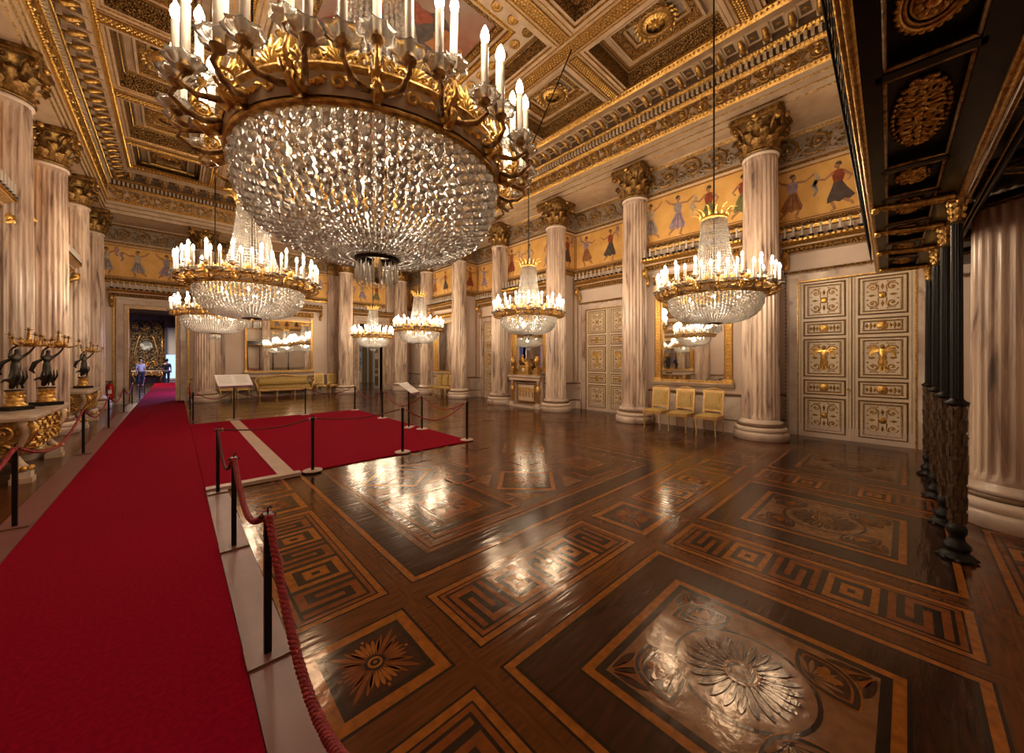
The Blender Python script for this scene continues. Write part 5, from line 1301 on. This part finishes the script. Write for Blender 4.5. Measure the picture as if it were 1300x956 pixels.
g.tube([(.2, -.62, GZ + .14), (10.4, -.62, GZ + .14)], .03, 'black_lacquer', 4); g.tube([(.2, -.58, GZ + .12), (10.4, -.58, GZ + .12)], .010, 'gold_old', 5)
g.build('floor_frame', root)
g = MB(); g.tube([(1.4, .20, 3.24), (8.25, .20, 3.24)], .006, 'black_iron', 5); g.tube([(1.4, .20, 3.62), (8.25, .20, 3.62)], .006, 'black_iron', 5)
for k in range(42):
    x = 1.4 + k * .165
    for s in (-1, 1):
        if 1.3 < x + s * .3 < 8.3: g.tube([(x, .20, 3.24), (x + s * .3, .20, 3.62)], .003, 'black_iron', 4)
g.build('wire_railing', root)

# ------------------------------------------------------------------ rooms seen through the two doorways
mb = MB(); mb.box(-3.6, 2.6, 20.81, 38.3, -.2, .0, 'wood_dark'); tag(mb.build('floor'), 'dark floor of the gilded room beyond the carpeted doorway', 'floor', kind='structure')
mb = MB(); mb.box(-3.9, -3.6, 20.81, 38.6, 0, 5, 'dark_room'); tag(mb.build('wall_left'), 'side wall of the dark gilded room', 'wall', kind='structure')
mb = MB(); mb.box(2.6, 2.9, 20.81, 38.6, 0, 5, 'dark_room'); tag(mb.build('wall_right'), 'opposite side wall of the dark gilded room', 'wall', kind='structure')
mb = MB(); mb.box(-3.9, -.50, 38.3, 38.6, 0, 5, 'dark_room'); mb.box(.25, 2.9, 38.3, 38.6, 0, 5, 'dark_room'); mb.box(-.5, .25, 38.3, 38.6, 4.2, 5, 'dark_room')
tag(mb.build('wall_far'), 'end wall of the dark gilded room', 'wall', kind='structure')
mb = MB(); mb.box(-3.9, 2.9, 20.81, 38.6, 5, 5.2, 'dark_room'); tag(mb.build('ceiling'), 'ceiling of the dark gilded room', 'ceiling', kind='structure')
mb = MB(); mb.box(-.50, .25, 38.7, 38.75, .3, 2.1, 'window_day'); mb.box(-.50, .25, 38.7, 38.78, 2.1, 4.2, 'cloth_white'); mb.box(-.5, .25, 38.7, 38.78, 0, .3, 'cloth_white'); frame2(mb, -.6, .35, .1, 4.3, .1, .1, 'gold', 38.7); tag(mb.build('window_1'), 'bluish daylight window at the end of the gilded room', 'window', kind='structure')
root = empty('gilded_altarpiece', (-1.55, 38.28, 0)); tag(root, 'tall gilded carved wall panel with a round picture seen through the carpeted doorway', 'wall panel')
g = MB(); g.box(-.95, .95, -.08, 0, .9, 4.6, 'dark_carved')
for s in (-1, 1): g.tube([(s * .85, -.12, .95), (s * .85, -.12, 4.3)], .05, 'gold', 8); g.tube([(s * .55, -.14, 1.2), (s * .62, -.14, 2.2), (s * .4, -.14, 3.3), (s * .15, -.14, 3.8)], .04, 'gold', 6)
scroll_row(g, -.9, .9, 4.2, .5, -.08, 'gold', 'gold_bright', .08); scroll_row(g, -.7, .7, 1.4, .4, -.08, 'gold', 'gold_bright', .08); g.build('panel', root)
g = MB(); g.lathe([(.34, 0), (.30, .04), (.26, .02), (.001, .02)], 24, 'tapestry', (0, -.1, 2.75), axis='y'); g.build('round_picture', root)
root = empty('console_table', (-1.45, 38.2, 0)); tag(root, 'dark gilded console table against the end wall of the next room', 'table')
g = MB(); g.box(-.85, .85, -.55, -.1, .86, .93, 'marble_pale'); g.build('table_top', root)
g = MB(); g.box(-.8, .8, -.5, -.46, .6, .86, 'gold_old'); scroll_row(g, -.8, .8, .68, .34, -.5, 'gold', 'gold_bright', .05); g.build('apron', root)
for s in (-1, 1):
    g = MB(); g.tube([(s * .72, -.45, .86), (s * .8, -.5, .6), (s * .66, -.45, .3), (s * .74, -.48, .0)], [.07, .06, .04, .05], 'gold', 6); g.build('leg', root)
slab('red_carpet', -1.05, .2, 20.8, 37.2, .002, .016, 'carpet_red', 'red carpet continuing through the dark gilded room', 'carpet')
for i, (x, y, lb) in enumerate(((.27, 22.5, 'rope post just inside the next room beside its carpet'), (-1.12, 22.6, 'rope post inside the next room on the console side'), (-1.12, 26.0, 'second rope post inside the next room on the console side'), (.27, 27.5, 'distant rope post inside the next room near the dark clothed visitor'))):
    c = dup_tree(pst); c.location = (x, y, .0025); tag(c, lb, 'rope post', 'black rope posts around the red carpets')
POST2 = [(-1.12, 22.6), (-1.12, 26.0)]
rope(POST2[0], POST2[1], .3, .015, 'rope_red', 'red rope inside the dark gilded room')
for loc, e, c_, rz in (((1.9, 25, 2.6), 520, (.35, .38, 1), 0), ((1.9, 31, 2.6), 220, (.5, .5, 1), 0), ((-1.5, 35, 4.2), 330, (1, .78, .5), 0)):  # bluish pair stands for unseen side-window daylight; warm one added to light gilded panel
    l = bpy.data.lights.new('room_area_light', 'AREA'); l.energy = e; l.color = c_; l.size = 1.4; o = bpy.data.objects.new('room_area_light', l); C.objects.link(o); o.location = loc
    o.rotation_euler = (0, .9 if loc[0] > 0 else (-.7 if loc[0] < -2 else 0), 0)
# room behind the second doorway
mb = MB(); mb.box(5.5, 12.5, 20.81, 28, -.2, 0, 'wood_dark'); tag(mb.build('floor'), 'floor beyond the tapestry doorway', 'floor', kind='structure')
mb = MB(); mb.box(5.2, 12.5, 28, 28.3, 0, 5, 'plaster_cream'); tag(mb.build('wall_far'), 'end wall beyond the tapestry doorway', 'wall', kind='structure')
mb = MB(); mb.box(5.2, 5.5, 20.81, 28, 0, 5, 'plaster_cream'); tag(mb.build('wall_left'), 'side wall beyond the tapestry doorway', 'wall', kind='structure')
mb = MB(); mb.box(12.5, 12.8, 20.81, 28.3, 0, 5, 'plaster_cream'); tag(mb.build('wall_right'), 'second side wall beyond the tapestry doorway', 'wall', kind='structure')
mb = MB(); mb.box(5.2, 12.8, 20.81, 28.3, 5, 5.2, 'plaster_cream'); tag(mb.build('ceiling'), 'ceiling beyond the tapestry doorway', 'ceiling', kind='structure')
g = MB(); g.box(8.9, 10.3, 27.9, 27.97, .9, 4.2, 'tapestry'); tag(g.build('wall_tapestry'), 'pale grey blue tapestry hanging in the room past the far doorway', 'tapestry')
g = MB(); g.box(10.4, 10.7, 27.85, 27.97, 0, 4.2, 'gold_carved'); g.box(10.9, 11.1, 27.85, 27.97, 0, 4.2, 'gold_old'); tag(g.build('gilt_door_casing'), 'gilt door casing in the room past the far doorway', 'door casing')
l = bpy.data.lights.new('room_area_light', 'AREA'); l.energy = 120; l.color = (.85, .9, 1); l.size = 1.5; o = bpy.data.objects.new('room_area_light', l); C.objects.link(o); o.location = (8.5, 24.5, 4.2)

# ------------------------------------------------------------------ two visitors in the far room
def person(loc, rz, shirt, trousers, label, bag=False):
    root = empty('person', loc, rz); tag(root, label, 'person')
    V = [(0, 0, .95), (0, 0, 1.10), (0, 0, 1.28), (0, 0, 1.42), (0, -.01, 1.52), (0, -.02, 1.60), (0, -.02, 1.68), (0, -.015, 1.73),
         (.17, 0, 1.40), (.23, .02, 1.15), (.22, -.06, .92), (.21, -.10, .80), (-.17, 0, 1.40), (-.24, .02, 1.15), (-.22, -.06, .92), (-.21, -.10, .80),
         (.10, 0, .88), (.11, -.02, .50), (.11, .02, .10), (.11, -.12, .04), (-.10, 0, .88), (-.11, .02, .50), (-.12, .05, .10), (-.12, -.08, .04)]
    E = [(0, 1), (1, 2), (2, 3), (3, 4), (4, 5), (5, 6), (6, 7), (3, 8), (8, 9), (9, 10), (10, 11), (3, 12), (12, 13), (13, 14), (14, 15), (0, 16), (16, 17), (17, 18), (18, 19), (0, 20), (20, 21), (21, 22), (22, 23)]
    R = [(.13, .10), (.12, .09), (.14, .10), (.12, .08), .05, .07, .085, .06, .055, .042, .034, .03, .055, .042, .034, .03, .085, .058, .042, .035, .085, .058, .042, .035]
    skinned('body', root, V, E, R, 'skin', 1)
    sh = [0, 1, 2, 3, 8, 9, 12, 13]; mp = {k: i for i, k in enumerate(sh)}
    skinned('shirt', root, [V[k] for k in sh], [(mp[a], mp[b]) for a, b in E if a in mp and b in mp], [tuple(x * 1.12 + .012 for x in (R[k] if isinstance(R[k], tuple) else (R[k], R[k]))) for k in sh], shirt, 1)
    tr = [0, 16, 17, 18, 20, 21, 22]; mp = {k: i for i, k in enumerate(tr)}
    skinned('trousers', root, [V[k] for k in tr], [(mp[a], mp[b]) for a, b in E if a in mp and b in mp], [tuple(x * 1.1 + .012 for x in (R[k] if isinstance(R[k], tuple) else (R[k], R[k]))) for k in tr], trousers, 1)
    g = MB(); g.lathe([(.001, 1.80), (.06, 1.79), (.095, 1.73), (.098, 1.66), (.085, 1.60)], 12, 'black_iron', (0, .012, 0), a0=-.35, a1=PI + .35); g.build('hair', root)
person((-1.62, 33.5, 0), .6, 'cloth_white', 'jeans', 'person in a white shirt standing beside the distant gilded panel')
person((-.42, 34.6, 0), 2.8, 'cloth_dark', 'cloth_dark', 'person in dark clothes standing near the bluish window of the next room')
# ------------------------------------------------------------------ camera and render settings
cam = bpy.data.cameras.new('camera'); co = bpy.data.objects.new('camera', cam); C.objects.link(co)
th = math.atan(428 / 463)
cam.sensor_width = 36; cam.lens = 463 / 1300 * 36; cam.clip_start = .05; cam.clip_end = 100
cam.shift_y = -21 / 1300
co.location = (0, 0, 1.7); co.rotation_euler = (PI / 2, 0, -th)
sc = bpy.context.scene; sc.camera = co
w = bpy.data.worlds.new('world'); sc.world = w; w.use_nodes = True
w.node_tree.nodes['Background'].inputs[0].default_value = (.9, .7, .5, 1); w.node_tree.nodes['Background'].inputs[1].default_value = .05
sc.view_settings.view_transform = 'Standard'; sc.view_settings.look = 'None'; sc.view_settings.exposure = 0; sc.view_settings.gamma = 1
sc.cycles.use_denoising = True; sc.cycles.max_bounces = 7; sc.cycles.diffuse_bounces = 4; sc.cycles.glossy_bounces = 4; sc.cycles.transmission_bounces = 5
sc.cycles.caustics_reflective = False; sc.cycles.caustics_refractive = False; sc.cycles.sample_clamp_indirect = 6
